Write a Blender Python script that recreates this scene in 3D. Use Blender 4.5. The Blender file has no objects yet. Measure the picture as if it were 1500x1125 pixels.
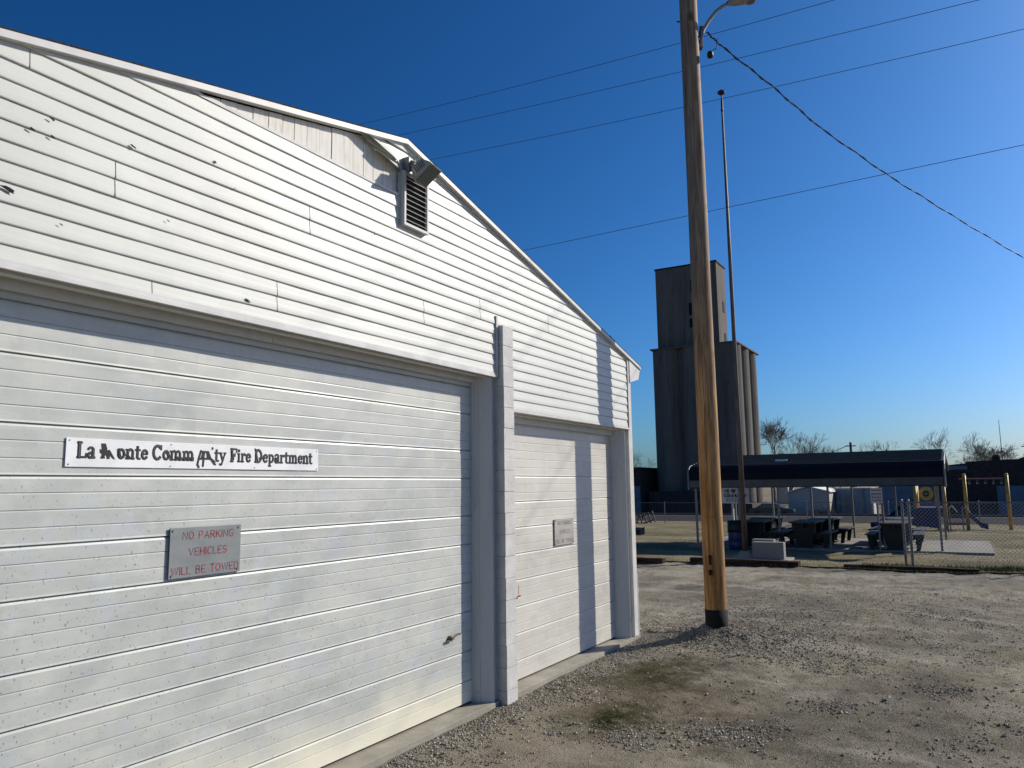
import bpy, math, random
import numpy as np
from mathutils import Vector, Matrix, noise as mn

random.seed(7); np.random.seed(7)
scene = bpy.context.scene
C = scene.collection

# ------------------------------------------------------------------ camera
cam_d = bpy.data.cameras.new("camera"); cam = bpy.data.objects.new("camera", cam_d); C.objects.link(cam)
cam_d.sensor_width = 36; cam_d.lens = 27.05; cam_d.clip_start = 0.05; cam_d.clip_end = 3000
Rm = Matrix(((0.50520, -0.10826, -0.85618), (-0.86290, -0.07828, -0.49927), (-0.01297, 0.99104, -0.13296)))
cam.matrix_world = Matrix.Translation((0, 0, 1.95)) @ Rm.to_4x4()
scene.camera = cam
# ------------------------------------------------------------------ light
SUN_EL, SUN_AZ = math.radians(30), math.radians(-36)      # azimuth measured from +X towards +Y
sd = Vector((math.cos(SUN_EL)*math.cos(SUN_AZ), math.cos(SUN_EL)*math.sin(SUN_AZ), math.sin(SUN_EL)))
w = bpy.data.worlds.new("World"); scene.world = w; w.use_nodes = True
nt = w.node_tree; nt.nodes.clear()
sky = nt.nodes.new("ShaderNodeTexSky"); sky.sky_type = 'NISHITA'; sky.sun_disc = False
sky.sun_elevation = SUN_EL; sky.sun_rotation = math.pi/2 - SUN_AZ
sky.air_density = 1.0; sky.dust_density = 1.5; sky.ozone_density = 5.0; sky.altitude = 200
bg = nt.nodes.new("ShaderNodeBackground"); bg.inputs[1].default_value = 0.057
wo = nt.nodes.new("ShaderNodeOutputWorld")
gm = nt.nodes.new('ShaderNodeGamma'); gm.inputs[1].default_value = 1.35; nt.links.new(sky.outputs[0], gm.inputs[0])
tint = nt.nodes.new('ShaderNodeMix'); tint.data_type = 'RGBA'; tint.blend_type = 'MULTIPLY'; tint.inputs[0].default_value = 1
tint.inputs[7].default_value = (.225, .665, .90, 1); sp_ = nt.nodes.new('ShaderNodeSeparateColor'); pw = nt.nodes.new('ShaderNodeMath'); pw.operation = 'POWER'; pw.inputs[1].default_value = 1.30
cb_ = nt.nodes.new('ShaderNodeCombineColor'); nt.links.new(gm.outputs[0], sp_.inputs[0]); nt.links.new(sp_.outputs[0], pw.inputs[0])
nt.links.new(pw.outputs[0], cb_.inputs[0]); nt.links.new(sp_.outputs[1], cb_.inputs[1]); nt.links.new(sp_.outputs[2], cb_.inputs[2])
nt.links.new(cb_.outputs[0], tint.inputs[6]); nt.links.new(tint.outputs[2], bg.inputs[0])
nt.links.new(bg.outputs[0], wo.inputs[0])
sl = bpy.data.lights.new("sun", 'SUN'); sl.energy = 4.9; sl.angle = math.radians(0.53); sl.color = (1.0, 0.94, 0.82)
so = bpy.data.objects.new("sun", sl); C.objects.link(so); so.rotation_euler = sd.to_track_quat('Z', 'Y').to_euler()
so.location = (20, -20, 25)
scene.view_settings.view_transform = 'Standard'; scene.view_settings.look = 'None'
scene.view_settings.exposure = 0.08; scene.view_settings.gamma = 1

# ------------------------------------------------------------------ helpers
class MB:
    def __init__(s): s.v = []; s.f = []
    def add(s, vs, fs):
        n = len(s.v); s.v += [tuple(p) for p in vs]; s.f += [tuple(i+n for i in f) for f in fs]; return s
    def box(s, x0, x1, y0, y1, z0, z1, M=None):
        P = [(x0,y0,z0),(x1,y0,z0),(x1,y1,z0),(x0,y1,z0),(x0,y0,z1),(x1,y0,z1),(x1,y1,z1),(x0,y1,z1)]
        if M: P = [tuple(M @ Vector(p)) for p in P]
        return s.add(P, [(0,3,2,1),(4,5,6,7),(0,1,5,4),(1,2,6,5),(2,3,7,6),(3,0,4,7)])
    def prism(s, poly, axis, a0, a1):
        """extrude a 2D polygon along axis; poly is in the two other axes in order"""
        def pt(p, a):
            return (a, p[0], p[1]) if axis == 0 else ((p[0], a, p[1]) if axis == 1 else (p[0], p[1], a))
        n = len(poly); P = [pt(p, a0) for p in poly] + [pt(p, a1) for p in poly]
        area = sum(poly[i][0]*poly[(i+1)%n][1]-poly[(i+1)%n][0]*poly[i][1] for i in range(n))
        F = [tuple(range(n)), tuple(range(2*n-1, n-1, -1))] + [(i, i+n, (i+1)%n+n, (i+1)%n) for i in range(n)]
        if (area < 0) != (axis == 1): pass
        return s.add(P, F)
    def tube(s, pts, r, n=8, cap=True):
        pts = [Vector(p) for p in pts]
        rs = r if isinstance(r, (list, tuple)) else [r]*len(pts)
        base = len(s.v); up = None
        for i, p in enumerate(pts):
            d = (pts[min(i+1, len(pts)-1)] - pts[max(i-1, 0)]).normalized()
            if up is None:
                up = Vector((0,0,1)) if abs(d.z) < .9 else Vector((1,0,0))
            a = d.cross(up).normalized(); b = d.cross(a).normalized(); up = -b if False else up
            for k in range(n):
                t = 2*math.pi*k/n
                q = p + (a*math.cos(t) + b*math.sin(t))*rs[i]
                s.v.append(tuple(q))
        for i in range(len(pts)-1):
            for k in range(n):
                a0 = base+i*n+k; a1 = base+i*n+(k+1)%n
                s.f.append((a0, a1, a1+n, a0+n))
        if cap:
            s.f.append(tuple(base+k for k in range(n-1, -1, -1)))
            s.f.append(tuple(base+(len(pts)-1)*n+k for k in range(n)))
        return s
    def lathe(s, prof, c, n=24):
        base = len(s.v)
        for r, z in prof:
            for k in range(n):
                t = 2*math.pi*k/n; s.v.append((c[0]+r*math.cos(t), c[1]+r*math.sin(t), c[2]+z))
        for i in range(len(prof)-1):
            for k in range(n):
                a0 = base+i*n+k; a1 = base+i*n+(k+1)%n; s.f.append((a0, a1, a1+n, a0+n))
        s.f.append(tuple(base+k for k in range(n-1, -1, -1))); s.f.append(tuple(base+(len(prof)-1)*n+k for k in range(n)))
        return s
    def grid(s, rows):
        """rows: list of equal-length point lists"""
        base = len(s.v); m = len(rows[0])
        for r in rows: s.v += [tuple(p) for p in r]
        for i in range(len(rows)-1):
            for j in range(m-1):
                a = base+i*m+j; s.f.append((a, a+1, a+m+1, a+m))
        return s
    def build(s, name, m, parent=None, smooth=False, bevel=0, recalc=True):
        me = bpy.data.meshes.new(name); me.from_pydata(s.v, [], s.f); me.update()
        if recalc:
            import bmesh
            bm = bmesh.new(); bm.from_mesh(me); bmesh.ops.recalc_face_normals(bm, faces=bm.faces); bm.to_mesh(me); bm.free()
        if m: me.materials.append(m)
        if smooth:
            for p in me.polygons: p.use_smooth = True
        o = bpy.data.objects.new(name, me); C.objects.link(o)
        if parent:
            o.parent = parent
            o.matrix_parent_inverse = parent.matrix_basis.inverted()   # meshes are written in world coordinates
        if bevel:
            b = o.modifiers.new("bevel", 'BEVEL'); b.width = bevel; b.segments = 2; b.limit_method = 'ANGLE'
        return o

def tag(o, label=None, cat=None, group=None, kind=None):
    if label: o['label'] = label
    if cat: o['category'] = cat
    if group: o['group'] = group
    if kind: o['kind'] = kind
    return o
def empty(name, loc, label, cat, group=None):
    o = bpy.data.objects.new(name, None); C.objects.link(o); o.location = loc
    return tag(o, label, cat, group)
def copy_tree(root, loc, rz, label):
    r = root.copy(); C.objects.link(r); r.location = loc; r.rotation_euler = (0, 0, rz); r['label'] = label
    for ch in list(root.children):
        c = ch.copy(); C.objects.link(c); c.parent = r
        for g in list(ch.children):
            d = g.copy(); C.objects.link(d); d.parent = c
    return r

# ---- materials
def srgb(h):
    h = h.lstrip('#'); c = [int(h[i:i+2], 16)/255 for i in (0, 2, 4)]
    return tuple(x/12.92 if x <= .04045 else ((x+.055)/1.055)**2.4 for x in c)
class MT:
    def __init__(s, name, rough=.7, metal=0., spec=.4):
        s.m = bpy.data.materials.new(name); s.m.use_nodes = True; s.nt = s.m.node_tree; s.n = s.nt.nodes
        s.b = s.n['Principled BSDF']; s.b.inputs['Roughness'].default_value = rough; s.b.inputs['Metallic'].default_value = metal
        s.b.inputs['Specular IOR Level'].default_value = spec
        s.co = s.n.new('ShaderNodeTexCoord').outputs['Object']; s.h = None
    def L(s, a, b): s.nt.links.new(a, b)
    def map(s, scale=(1,1,1), loc=(0,0,0), rot=(0,0,0)):
        n = s.n.new('ShaderNodeMapping'); n.inputs['Scale'].default_value = scale; n.inputs['Location'].default_value = (loc[0]+.137, loc[1]+.291, loc[2]+.373)
        n.inputs['Rotation'].default_value = rot
        s.L(s.co, n.inputs['Vector']); return n.outputs[0]
    def noise(s, scale, detail=4, vec=None, rough=.55, dist=0):
        n = s.n.new('ShaderNodeTexNoise'); n.inputs['Scale'].default_value = scale; n.inputs['Detail'].default_value = detail
        n.inputs['Roughness'].default_value = rough; n.inputs['Distortion'].default_value = dist
        s.L(vec or s.map(), n.inputs['Vector']); return n.outputs['Fac']
    def voro(s, scale, vec=None, out='Distance', feat='F1'):
        n = s.n.new('ShaderNodeTexVoronoi'); n.feature = feat; n.inputs['Scale'].default_value = scale; s.L(vec or s.co, n.inputs['Vector'])
        return n.outputs[out]
    def ramp(s, fac, lo, hi, c0=0., c1=1.):
        n = s.n.new('ShaderNodeMapRange'); n.inputs['From Min'].default_value = lo; n.inputs['From Max'].default_value = hi
        n.inputs['To Min'].default_value = c0; n.inputs['To Max'].default_value = c1; s.L(fac, n.inputs['Value']); return n.outputs[0]
    def cr(s, fac, stops):
        n = s.n.new('ShaderNodeValToRGB'); e = n.color_ramp.elements
        while len(e) < len(stops): e.new(.5)
        for k, (p, c) in enumerate(stops): e[k].position = p; e[k].color = (*c, 1)
        s.L(fac, n.inputs[0]); return n.outputs[0]
    def mix(s, a, b, fac, mode='MIX'):
        n = s.n.new('ShaderNodeMix'); n.data_type = 'RGBA'; n.blend_type = mode
        for sock, v in ((n.inputs[6], a), (n.inputs[7], b)):
            if isinstance(v, tuple): sock.default_value = (*v[:3], 1)
            else: s.L(v, sock)
        if isinstance(fac, (int, float)): n.inputs[0].default_value = fac
        else: s.L(fac, n.inputs[0])
        return n.outputs[2]
    def math(s, op, a, b=0., clamp=False):
        n = s.n.new('ShaderNodeMath'); n.operation = op; n.use_clamp = clamp
        for i, v in enumerate((a, b)):
            if isinstance(v, (int, float)): n.inputs[i].default_value = v
            else: s.L(v, n.inputs[i])
        return n.outputs[0]
    def sep(s):
        n = s.n.new('ShaderNodeSeparateXYZ'); s.L(s.co, n.inputs[0]); return n.outputs
    def geo(s): return s.n.new('ShaderNodeNewGeometry').outputs
    def col(s, c):
        if isinstance(c, tuple): s.b.inputs['Base Color'].default_value = (*c[:3], 1)
        else: s.L(c, s.b.inputs['Base Color'])
        return s
    def bump(s, h, strength=.3, dist=.01):
        n = s.n.new('ShaderNodeBump'); n.inputs['Strength'].default_value = strength; n.inputs['Distance'].default_value = dist
        s.L(h, n.inputs['Height']); s.L(n.outputs[0], s.b.inputs['Normal']); return s
    def rough(s, r): s.L(r, s.b.inputs['Roughness']); return s

def simple(name, c, rough=.7, metal=0., var=.25, scale=3., bump=0., spec=.4, stretch=(1,1,1)):
    t = MT(name, rough, metal, spec); v = t.map(stretch)
    n = t.noise(scale, 5, v)
    lo = tuple(x*(1-var) for x in c); hi = tuple(min(1, x*(1+var)) for x in c)
    t.col(t.mix(lo, hi, t.ramp(n, .3, .7)))
    if bump: t.bump(t.noise(scale*8, 3, v), bump, .01)
    return t.m

# vinyl siding
t = MT("vinyl_siding", .5, spec=.35)
n1 = t.noise(.8, 4); n2 = t.noise(14, 4, t.map((1, 1, 3)))
c = t.mix((.525, .53, .49), (.61, .615, .572), t.ramp(n1, .35, .65))
c = t.mix(c, (.60, .58, .54), t.math('MULTIPLY', t.ramp(n2, .58, .8), .35))
st = t.noise(3.0, 6, t.map((6, 1, .35)), .65)
c = t.mix(c, (.50, .48, .44), t.math('MULTIPLY', t.ramp(st, .6, .85), .35))
t.col(c); t.bump(n2, .08, .004); M_SIDING = t.m
t = MT("siding_trim", .5, spec=.4); n1 = t.noise(5, 4)
t.col(t.mix((.50, .49, .47), (.60, .59, .57), t.ramp(n1, .35, .6))); M_TRIM = t.m

# painted steel door
def door_mat(name, ca, cb, spots, ylw):
    t = MT(name, .42, spec=.5); X, Y, Z = t.sep()
    big = t.noise(1.3, 6, t.map((1, 1, 2.2)), .65, 0)
    c = t.mix(ca, cb, t.ramp(big, .35, .65))
    streak = t.noise(2.2, 4, t.map((5, 1, .5)), .6)
    c = t.mix(c, tuple(x*.76 for x in ca), t.math('MULTIPLY', t.ramp(streak, .5, .75), .18))
    pv = t.n.new('ShaderNodeVectorMath'); pv.operation = 'SNAP'; t.L(t.co, pv.inputs[0]); pv.inputs[1].default_value = (.31, 1., .0872)
    wn = t.n.new('ShaderNodeTexWhiteNoise'); t.L(pv.outputs[0], wn.inputs['Vector'])
    c = t.mix(c, tuple(x*.84 for x in ca), t.math('MULTIPLY', t.ramp(wn.outputs['Value'], .55, .9), t.ramp(t.noise(2., 2, t.map((1, 1, 1), (3, 0, 9))), .45, .6, 0, .38)))
    patch = t.noise(6, 5, t.map((1, 1, 1.5), (3, 0, 9)), .7)
    c = t.mix(c, tuple(min(.9, x*1.10) for x in cb), t.math('MULTIPLY', t.ramp(patch, .52, .72), .6))
    if spots:
        ringv = t.noise(5, 2, t.map((1, 1, 1), (7, 3, 1)), .4)
        c = t.mix(c, (.47, .50, .54), t.math('MULTIPLY', t.math('MULTIPLY', t.ramp(ringv, .58, .66), t.ramp(Z, 2.9, 2.1)), .38))
        for sc, th, am in ((17, .14, .75), (30, .18, .8), (55, .2, .7)):
            vm = t.map((1.5, .01, .8), (sc, 0, .3*sc), (0, .6, 0))
            v = t.voro(sc, vm); rnd = t.voro(sc, vm, 'Color')
            n = t.n.new('ShaderNodeSeparateColor'); t.L(rnd, n.inputs[0])
            keep = t.ramp(n.outputs[0], .60, .62); near = t.ramp(Z, 2.5, 1.6, .12, 1.)
            sp = t.math('MULTIPLY', t.math('MULTIPLY', t.ramp(v, th, th-.05), keep), near)
            c = t.mix(c, (.17, .175, .18), t.math('MULTIPLY', sp, am))
    if ylw:
        zn = t.math('ADD', Z, t.math('MULTIPLY', t.math('SUBTRACT', t.noise(1.5, 3), .5), .5))
        c = t.mix(c, (.80, .75, .58), t.math('MULTIPLY', t.ramp(zn, .42, .1), .75))
    t.col(c); t.rough(t.ramp(big, .3, .7, .34, .55)); t.bump(t.noise(60, 3), .05, .003)
    return t.m
M_DOOR = door_mat("painted_door_white", (.43, .445, .42), (.525, .532, .485), True, True)
M_DOOR2 = door_mat("painted_door_beige", (.53, .51, .455), (.60, .575, .515), False, False)
# painted block
t = MT("painted_block", .8, spec=.2); n1 = t.noise(60, 5, None, .7); n2 = t.noise(6, 4)
c = t.mix((.52, .51, .485), (.63, .62, .59), t.ramp(n2, .35, .65)); c = t.mix(c, (.42, .41, .41), t.math('MULTIPLY', t.ramp(n1, .55, .7), .55))
t.col(c); t.bump(n1, .5, .012); M_BLOCK = t.m
# painted wood trim
t = MT("painted_wood", .6, spec=.3); n1 = t.noise(9, 5, t.map((1, 1, .12)), .65)
n3 = t.noise(24, 4, t.map((1, 1, .2)), .7)
c = t.mix((.60, .59, .56), (.49, .48, .455), t.math('MULTIPLY', t.ramp(n1, .5, .72), .6)); c = t.mix(c, (.20, .18, .16), t.math('MULTIPLY', t.ramp(n3, .66, .72), .7))
t.col(c); t.bump(n1, .15, .005); M_WOODP = t.m
# flaking planks
t = MT("flaking_planks", .8, spec=.2); X, Y, Z = t.sep()
g = t.noise(16, 6, t.map((1.6, 1, .16)), .7, .4); g2 = t.noise(3, 3, t.map((1, 1, .3)))
c = t.mix((.74, .71, .64), (.52, .47, .40), t.ramp(g, .48, .68)); c = t.mix(c, (.34, .29, .24), t.math('MULTIPLY', t.ramp(g, .62, .75), .7))
c = t.mix(c, (.76, .74, .70), t.math('MULTIPLY', t.ramp(g2, .45, .6), .5))
t.col(c); t.bump(g, .3, .006); M_PLANK = t.m
# shingles
M_SHINGLE = simple("asphalt_shingle", (.025, .022, .022), .95, var=.5, scale=30, bump=.6)
# concrete
t = MT("concrete", .9, spec=.2); n1 = t.noise(2.5, 6, None, .65); n2 = t.noise(70, 4)
c = t.mix((.24, .22, .18), (.36, .335, .28), t.ramp(n1, .35, .65)); c = t.mix(c, (.12, .11, .10), t.math('MULTIPLY', t.ramp(n2, .6, .75), .5))
t.col(c); t.bump(n2, .35, .006); M_CONC = t.m
# gravel lot ground
t = MT("gravel_ground", .95, spec=.15); X, Y, Z = t.sep()
base = t.noise(.35, 6, t.map((1, 1.3, 1)), .62, .5); mid = t.noise(2.2, 6, t.map((.8, 1.2, 1)), .7); fine = t.noise(75, 6, None, .8); fv = t.voro(80)
fv2 = t.voro(80, None, 'Color'); sc_ = t.n.new('ShaderNodeSeparateColor'); t.L(fv2, sc_.inputs[0])
c = t.cr(base, [(.40, (.18, .158, .114)), (.5, (.30, .262, .190)), (.60, (.42, .368, .27))])
lane = t.noise(.7, 6, t.map((1.5, .32, 1), (0, 0, 0), (0, 0, -.12)), .6)
c = t.mix(c, (.47, .415, .335), t.math('MULTIPLY', t.ramp(lane, .48, .58), .8))
c = t.mix(c, (.09, .075, .055), t.math('MULTIPLY', t.ramp(mid, .5, .64), .6))
c = t.mix(c, (.17, .16, .075), t.math('MULTIPLY', t.ramp(t.noise(.9, 5, t.map((1, 1, 1), (5, 5, 0))), .56, .68), .45))
stone = t.mix((.15, .135, .112), (.60, .555, .48), sc_.outputs[0])
c = t.mix(c, stone, t.math('MULTIPLY', t.ramp(base, .46, .56, .75, .15), t.ramp(fv, .5, .25)))
c = t.mix(c, (.09, .078, .062), t.math('MULTIPLY', t.ramp(fine, .54, .68), .5))
def blob(cx, cy, rx, ry, lo, hi):
    mp = t.n.new('ShaderNodeMapping'); mp.inputs['Location'].default_value = (-cx/rx, -cy/ry, 0); mp.inputs['Scale'].default_value = (1/rx, 1/ry, 0); t.L(t.co, mp.inputs[0])
    ln = t.n.new('ShaderNodeVectorMath'); ln.operation = 'LENGTH'; t.L(mp.outputs[0], ln.inputs[0])
    v = t.math('ADD', ln.outputs['Value'], t.math('MULTIPLY', t.math('SUBTRACT', t.noise(4.5, 6, None, .75), .5), 2.6))
    return t.ramp(v, hi, lo)
c = t.mix(c, (.125, .085, .052), t.math('MULTIPLY', blob(7.2, 2.9, 1.5, 1.0, .2, 1.3), .65))
c = t.mix(c, (.085, .078, .034), t.math('MULTIPLY', blob(8.0, 3.02, .75, .65, .35, 1.15), .85))
c = t.mix(c, (.10, .09, .045), t.math('MULTIPLY', blob(6.35, 2.78, .6, .5, .3, 1.2), .8))
c = t.mix(c, (.10, .075, .055), t.math('MULTIPLY', blob(6.5, 1.7, .7, .55, .2, 1.2), .7))
c = t.mix(c, (.12, .10, .075), t.math('MULTIPLY', blob(8.3, .6, 1.3, .9, .1, 1.3), .6))
c = t.mix(c, (.44, .36, .28), t.math('MULTIPLY', blob(6.9, 3.35, .6, .28, .3, 1.1), .5))
c = t.mix(c, (.42, .345, .27), t.math('MULTIPLY', blob(5.2, 2.9, .9, .6, .2, 1.3), .5))
# beyond the park: dry grass and dirt
far = t.ramp(X, 44, 52)
c = t.mix(c, t.mix((.16, .13, .08), (.27, .22, .14), t.ramp(t.noise(.12, 5), .4, .6)), far)
t.col(c); h = t.math('ADD', t.math('MULTIPLY', fine, .5), t.math('MULTIPLY', t.noise(16, 6, None, .75), .7)); h = t.math('ADD', h, t.math('MULTIPLY', mid, .9)); h = t.math('SUBTRACT', h, t.math('MULTIPLY', fv, .25))
t.bump(h, 1.0, .06); M_GRAVEL = t.m
# lawn
t = MT("dry_lawn", .95, spec=.1); n1 = t.noise(.5, 6, t.map((1, .5, 1)), .65); n2 = t.noise(22, 5, None, .7); n3 = t.noise(2.5, 5, t.map((1.5, .5, 1)))
c = t.cr(n1, [(.38, (.12, .105, .05)), (.5, (.20, .17, .10)), (.63, (.29, .245, .155))])
c = t.mix(c, (.13, .095, .06), t.math('MULTIPLY', t.ramp(n3, .52, .68), .6)); c = t.mix(c, (.06, .05, .03), t.math('MULTIPLY', t.ramp(n2, .5, .7), .5))
t.col(c); t.bump(n2, .8, .03); M_LAWN = t.m
M_SLAB = simple("slab_concrete", (.23, .21, .185), .9, var=.2, scale=2, bump=.2)
M_BALLAST = simple("ballast", (.07, .065, .062), .95, var=.5, scale=20, bump=.8)
# utility pole wood
t = MT("pole_wood", .75, spec=.25); X, Y, Z = t.sep()
g = t.noise(14, 7, t.map((1.2, 1.2, .10)), .75, .6); g2 = t.noise(34, 4, t.map((1, 1, .03)), .6); bl = t.noise(2.0, 4, t.map((1, 1, .4)))
low = t.mix((.52, .285, .10), (.20, .09, .03), t.ramp(g, .38, .62)); low = t.mix(low, (.60, .38, .16), t.math('MULTIPLY', t.ramp(bl, .5, .7), .5))
high = t.mix((.40, .29, .19), (.20, .13, .085), t.ramp(g, .38, .62))
c = t.mix(low, high, t.ramp(Z, 1.8, 5.5)); c = t.mix(c, (.10, .05, .025), t.math('MULTIPLY', t.ramp(g2, .5, .66), .75))
kn = t.voro(2.2, t.map((1, 1, .55), (.3, .1, .2))); c = t.mix(c, (.09, .04, .015), t.math('MULTIPLY', t.ramp(kn, .12, .05), .8))
t.col(c); t.bump(g, .35, .008); M_POLE = t.m
M_TAR = simple("black_wrap", (.006, .006, .006), .9, var=.4, scale=10)
M_STEEL = simple("galvanised_steel", (.19, .19, .19), .55, .4, var=.2, scale=8)
M_DKSTEEL = simple("weathered_steel", (.11, .085, .07), .6, .3, var=.4, scale=12, stretch=(1, 1, .2))
M_LAMPG = simple("lamp_grey", (.30, .28, .26), .5, .3, var=.15, scale=8)
M_MESH = simple("mesh_wire", (.45, .44, .42), .45, .4, var=.1)
M_WIRE = simple("wire", (.012, .012, .014), .6, var=.1)
M_WIRE2 = simple("wire_dull", (.05, .05, .06), .6, var=.1)
M_BLACK = simple("black_plastic", (.006, .006, .007), .55, var=.3)
M_FLOODG = simple("floodlight_grey", (.30, .31, .30), .45, .4, var=.15, scale=20)
t = MT("flood_glass", .12, spec=.6); t.col((.10, .12, .11)); M_GLASS = t.m
M_DARKIN = simple("dark_interior", (.006, .006, .007), .9, var=.2)
t = MT("sign_white", .45); t.col(t.mix((.80, .80, .79), (.72, .72, .71), t.ramp(t.noise(6, 4), .45, .65))); M_SIGNW = t.m
M_LETTER = simple("letter_grey", (.055, .06, .07), .6, var=.3, scale=30)
M_LETTERK = simple("letter_black", (.012, .012, .016), .6, var=.2)
t = MT("sign_aluminium", .55, .15); n1 = t.noise(5, 5, t.map((1, 1, 2)))
t.col(t.mix((.18, .20, .205), (.235, .25, .25), t.ramp(n1, .35, .65))); M_SIGNAL = t.m
t = MT("sign_beige", .55, .1); t.col(t.mix((.33, .315, .29), (.41, .395, .365), t.ramp(t.noise(8, 4), .35, .65))); M_SIGNB = t.m
M_RED = simple("faded_red", (.26, .05, .06), .6, var=.35, scale=40)
M_RED2 = simple("faded_red_brown", (.26, .13, .12), .6, var=.35, scale=40)
M_STEELDULL = simple("dull_steel", (.19, .19, .195), .55, .4, var=.2, scale=10)
M_SILO = None
t = MT("silo_concrete", .9, spec=.15); n1 = t.noise(.25, 5, t.map((1, 1, .12)), .65); n2 = t.noise(1.6, 5, t.map((1, 1, .1)), .7); X, Y, Z = t.sep()
c = t.mix((.108, .10, .09), (.165, .15, .13), t.ramp(n1, .35, .65)); c = t.mix(c, (.04, .036, .032), t.math('MULTIPLY', t.ramp(n2, .5, .7), .6))
wv = t.n.new('ShaderNodeTexWave'); wv.bands_direction = 'Z'; wv.inputs['Scale'].default_value = .26; wv.inputs['Distortion'].default_value = .3; t.L(t.co, wv.inputs['Vector'])
c = t.mix(c, (.10, .088, .078), t.math('MULTIPLY', t.ramp(wv.outputs[1], .96, 1.), .3))
t.col(c); t.bump(n2, .2, .05); M_SILO = t.m
M_NAVY = simple("navy_metal", (.006, .009, .016), .75, .0, var=.25, scale=3, spec=.15)
M_NAVYL = simple("navy_rib", (.045, .05, .056), .4, .1, var=.3, scale=3)
M_TABLE = simple("dark_table", (.006, .007, .008), .6, var=.4, scale=12)
M_TABTOP = simple("table_top", (.06, .06, .058), .6, var=.25, scale=8, spec=.2)
M_BLUE = simple("blue_plastic", (.003, .024, .10), .4, var=.2)
M_GRANITE = simple("granite", (.22, .215, .205), .8, var=.3, scale=40, bump=.3)
t = MT("railroad_tie", .95, spec=.1); g = t.noise(14, 5, t.map((1, .12, 1)), .7); t.col(t.mix((.020, .013, .010), (.07, .045, .033), t.ramp(g, .4, .65))); t.bump(g, .5, .015); M_TIE = t.m
M_YELLOW = simple("tan_yellow_post", (.55, .30, .03), .5, var=.3, scale=6)
M_YPANEL = simple("yellow_panel", (.52, .33, .06), .5, var=.15, scale=4)
M_BROWNR = simple("red_brown_steel", (.11, .022, .022), .5, var=.3)
M_BRICK = simple("dark_brick", (.05, .032, .028), .9, var=.35, scale=4, bump=.2)
M_BLUEGREY = simple("bluegrey_paint", (.14, .17, .21), .8, var=.2, scale=.8)
M_GREYW = simple("grey_siding", (.42, .38, .34), .8, var=.12, scale=.6)
M_WHITEW = simple("white_wall", (.72, .72, .70), .7, var=.08, scale=.6)
M_CORR = simple("corrugated_steel", (.5, .5, .5), .55, .3, var=.35, scale=2, stretch=(1, 1, .15))
M_BARK = simple("bare_bark", (.17, .15, .13), .9, var=.35, scale=3)
M_BARKD = simple("dark_bark", (.055, .045, .04), .9, var=.35, scale=3)
M_CAR = simple("dark_car_paint", (.02, .022, .026), .25, .2, var=.1, spec=.7)
M_RAIL = simple("rail_steel", (.18, .13, .10), .4, .7, var=.3)
t = MT("stone_mix", .9, spec=.2); a = t.n.new('ShaderNodeAttribute'); a.attribute_name = 'tone'
t.col(t.cr(a.outputs['Fac'], [(0, (.09, .08, .066)), (.4, (.25, .22, .175)), (.75, (.41, .37, .305)), (1, (.66, .62, .55))])); M_STONE = t.m
t = MT("grass_blades", .8, spec=.2); a = t.n.new('ShaderNodeAttribute'); a.attribute_name = 'tone'
t.col(t.cr(a.outputs['Fac'], [(0, (.07, .095, .018)), (.35, (.12, .12, .035)), (.6, (.20, .17, .08)), (1, (.31, .26, .155))])); M_GRASS = t.m

# ------------------------------------------------------------------ ground
def gz(x, y=0.):
    z = np.interp(x, [24, 42, 50, 66, 91, 110], [0, -.25, -.62, -1.05, -1.65, -1.8])
    return z
def relief(x, y):
    d = math.hypot(x, y)
    h = 0.
    if d < 60:
        h += .05*(mn.noise(Vector((x*.45, y*.45, 0)))) + .026*mn.noise(Vector((x*1.7, y*1.7, 5)))
        if d < 22: h += .022*mn.fractal(Vector((x*5, y*5, 3)), .8, 2.1, 4)
    near = min(1, max(0, (3.85-y)/.9)) if x < 10.2 else 1
    h = h*(.25+.75*near) - .03*(1-near) - .012
    r = math.hypot(x-10.25, (y-2.94)*1.0)
    h += .15*math.exp(-(r/.50)**2)*(1+.25*mn.noise(Vector((x*6, y*6, 9))))
    # tyre ruts running past the apron
    if 3 < x < 9 and y < 4:
        u = (y-(3.9-.52*(x-4.4)))
        for o_ in (-.35, .0, 1.25):
            h -= .022*math.exp(-((u-o_)/.10)**2)*(1+.4*math.sin(x*42))*(1 if x < 7 else max(0, (9-x)/2))
    return h
def spaced(lo, a, b, hi, step, g):
    mid = list(np.arange(a, b, step)); up = []; x = mid[-1]; s = step
    while x < hi: s *= g; x += s; up.append(x)
    dn = []; x = a; s = step
    while x > lo: s *= g; x -= s; dn.append(x)
    return dn[::-1] + mid + up
xs = spaced(-300, 3.2, 14, 1500, .05, 1.045); ys = spaced(-900, -3.5, 4.1, 900, .055, 1.06)
g = MB(); g.grid([[(x, y, float(gz(x))+relief(x, y)) for y in ys] for x in xs])
o = g.build("ground", M_GRAVEL, smooth=True); tag(o, kind='structure')
if o.data.polygons[0].normal.z < 0: o.data.flip_normals()
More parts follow.
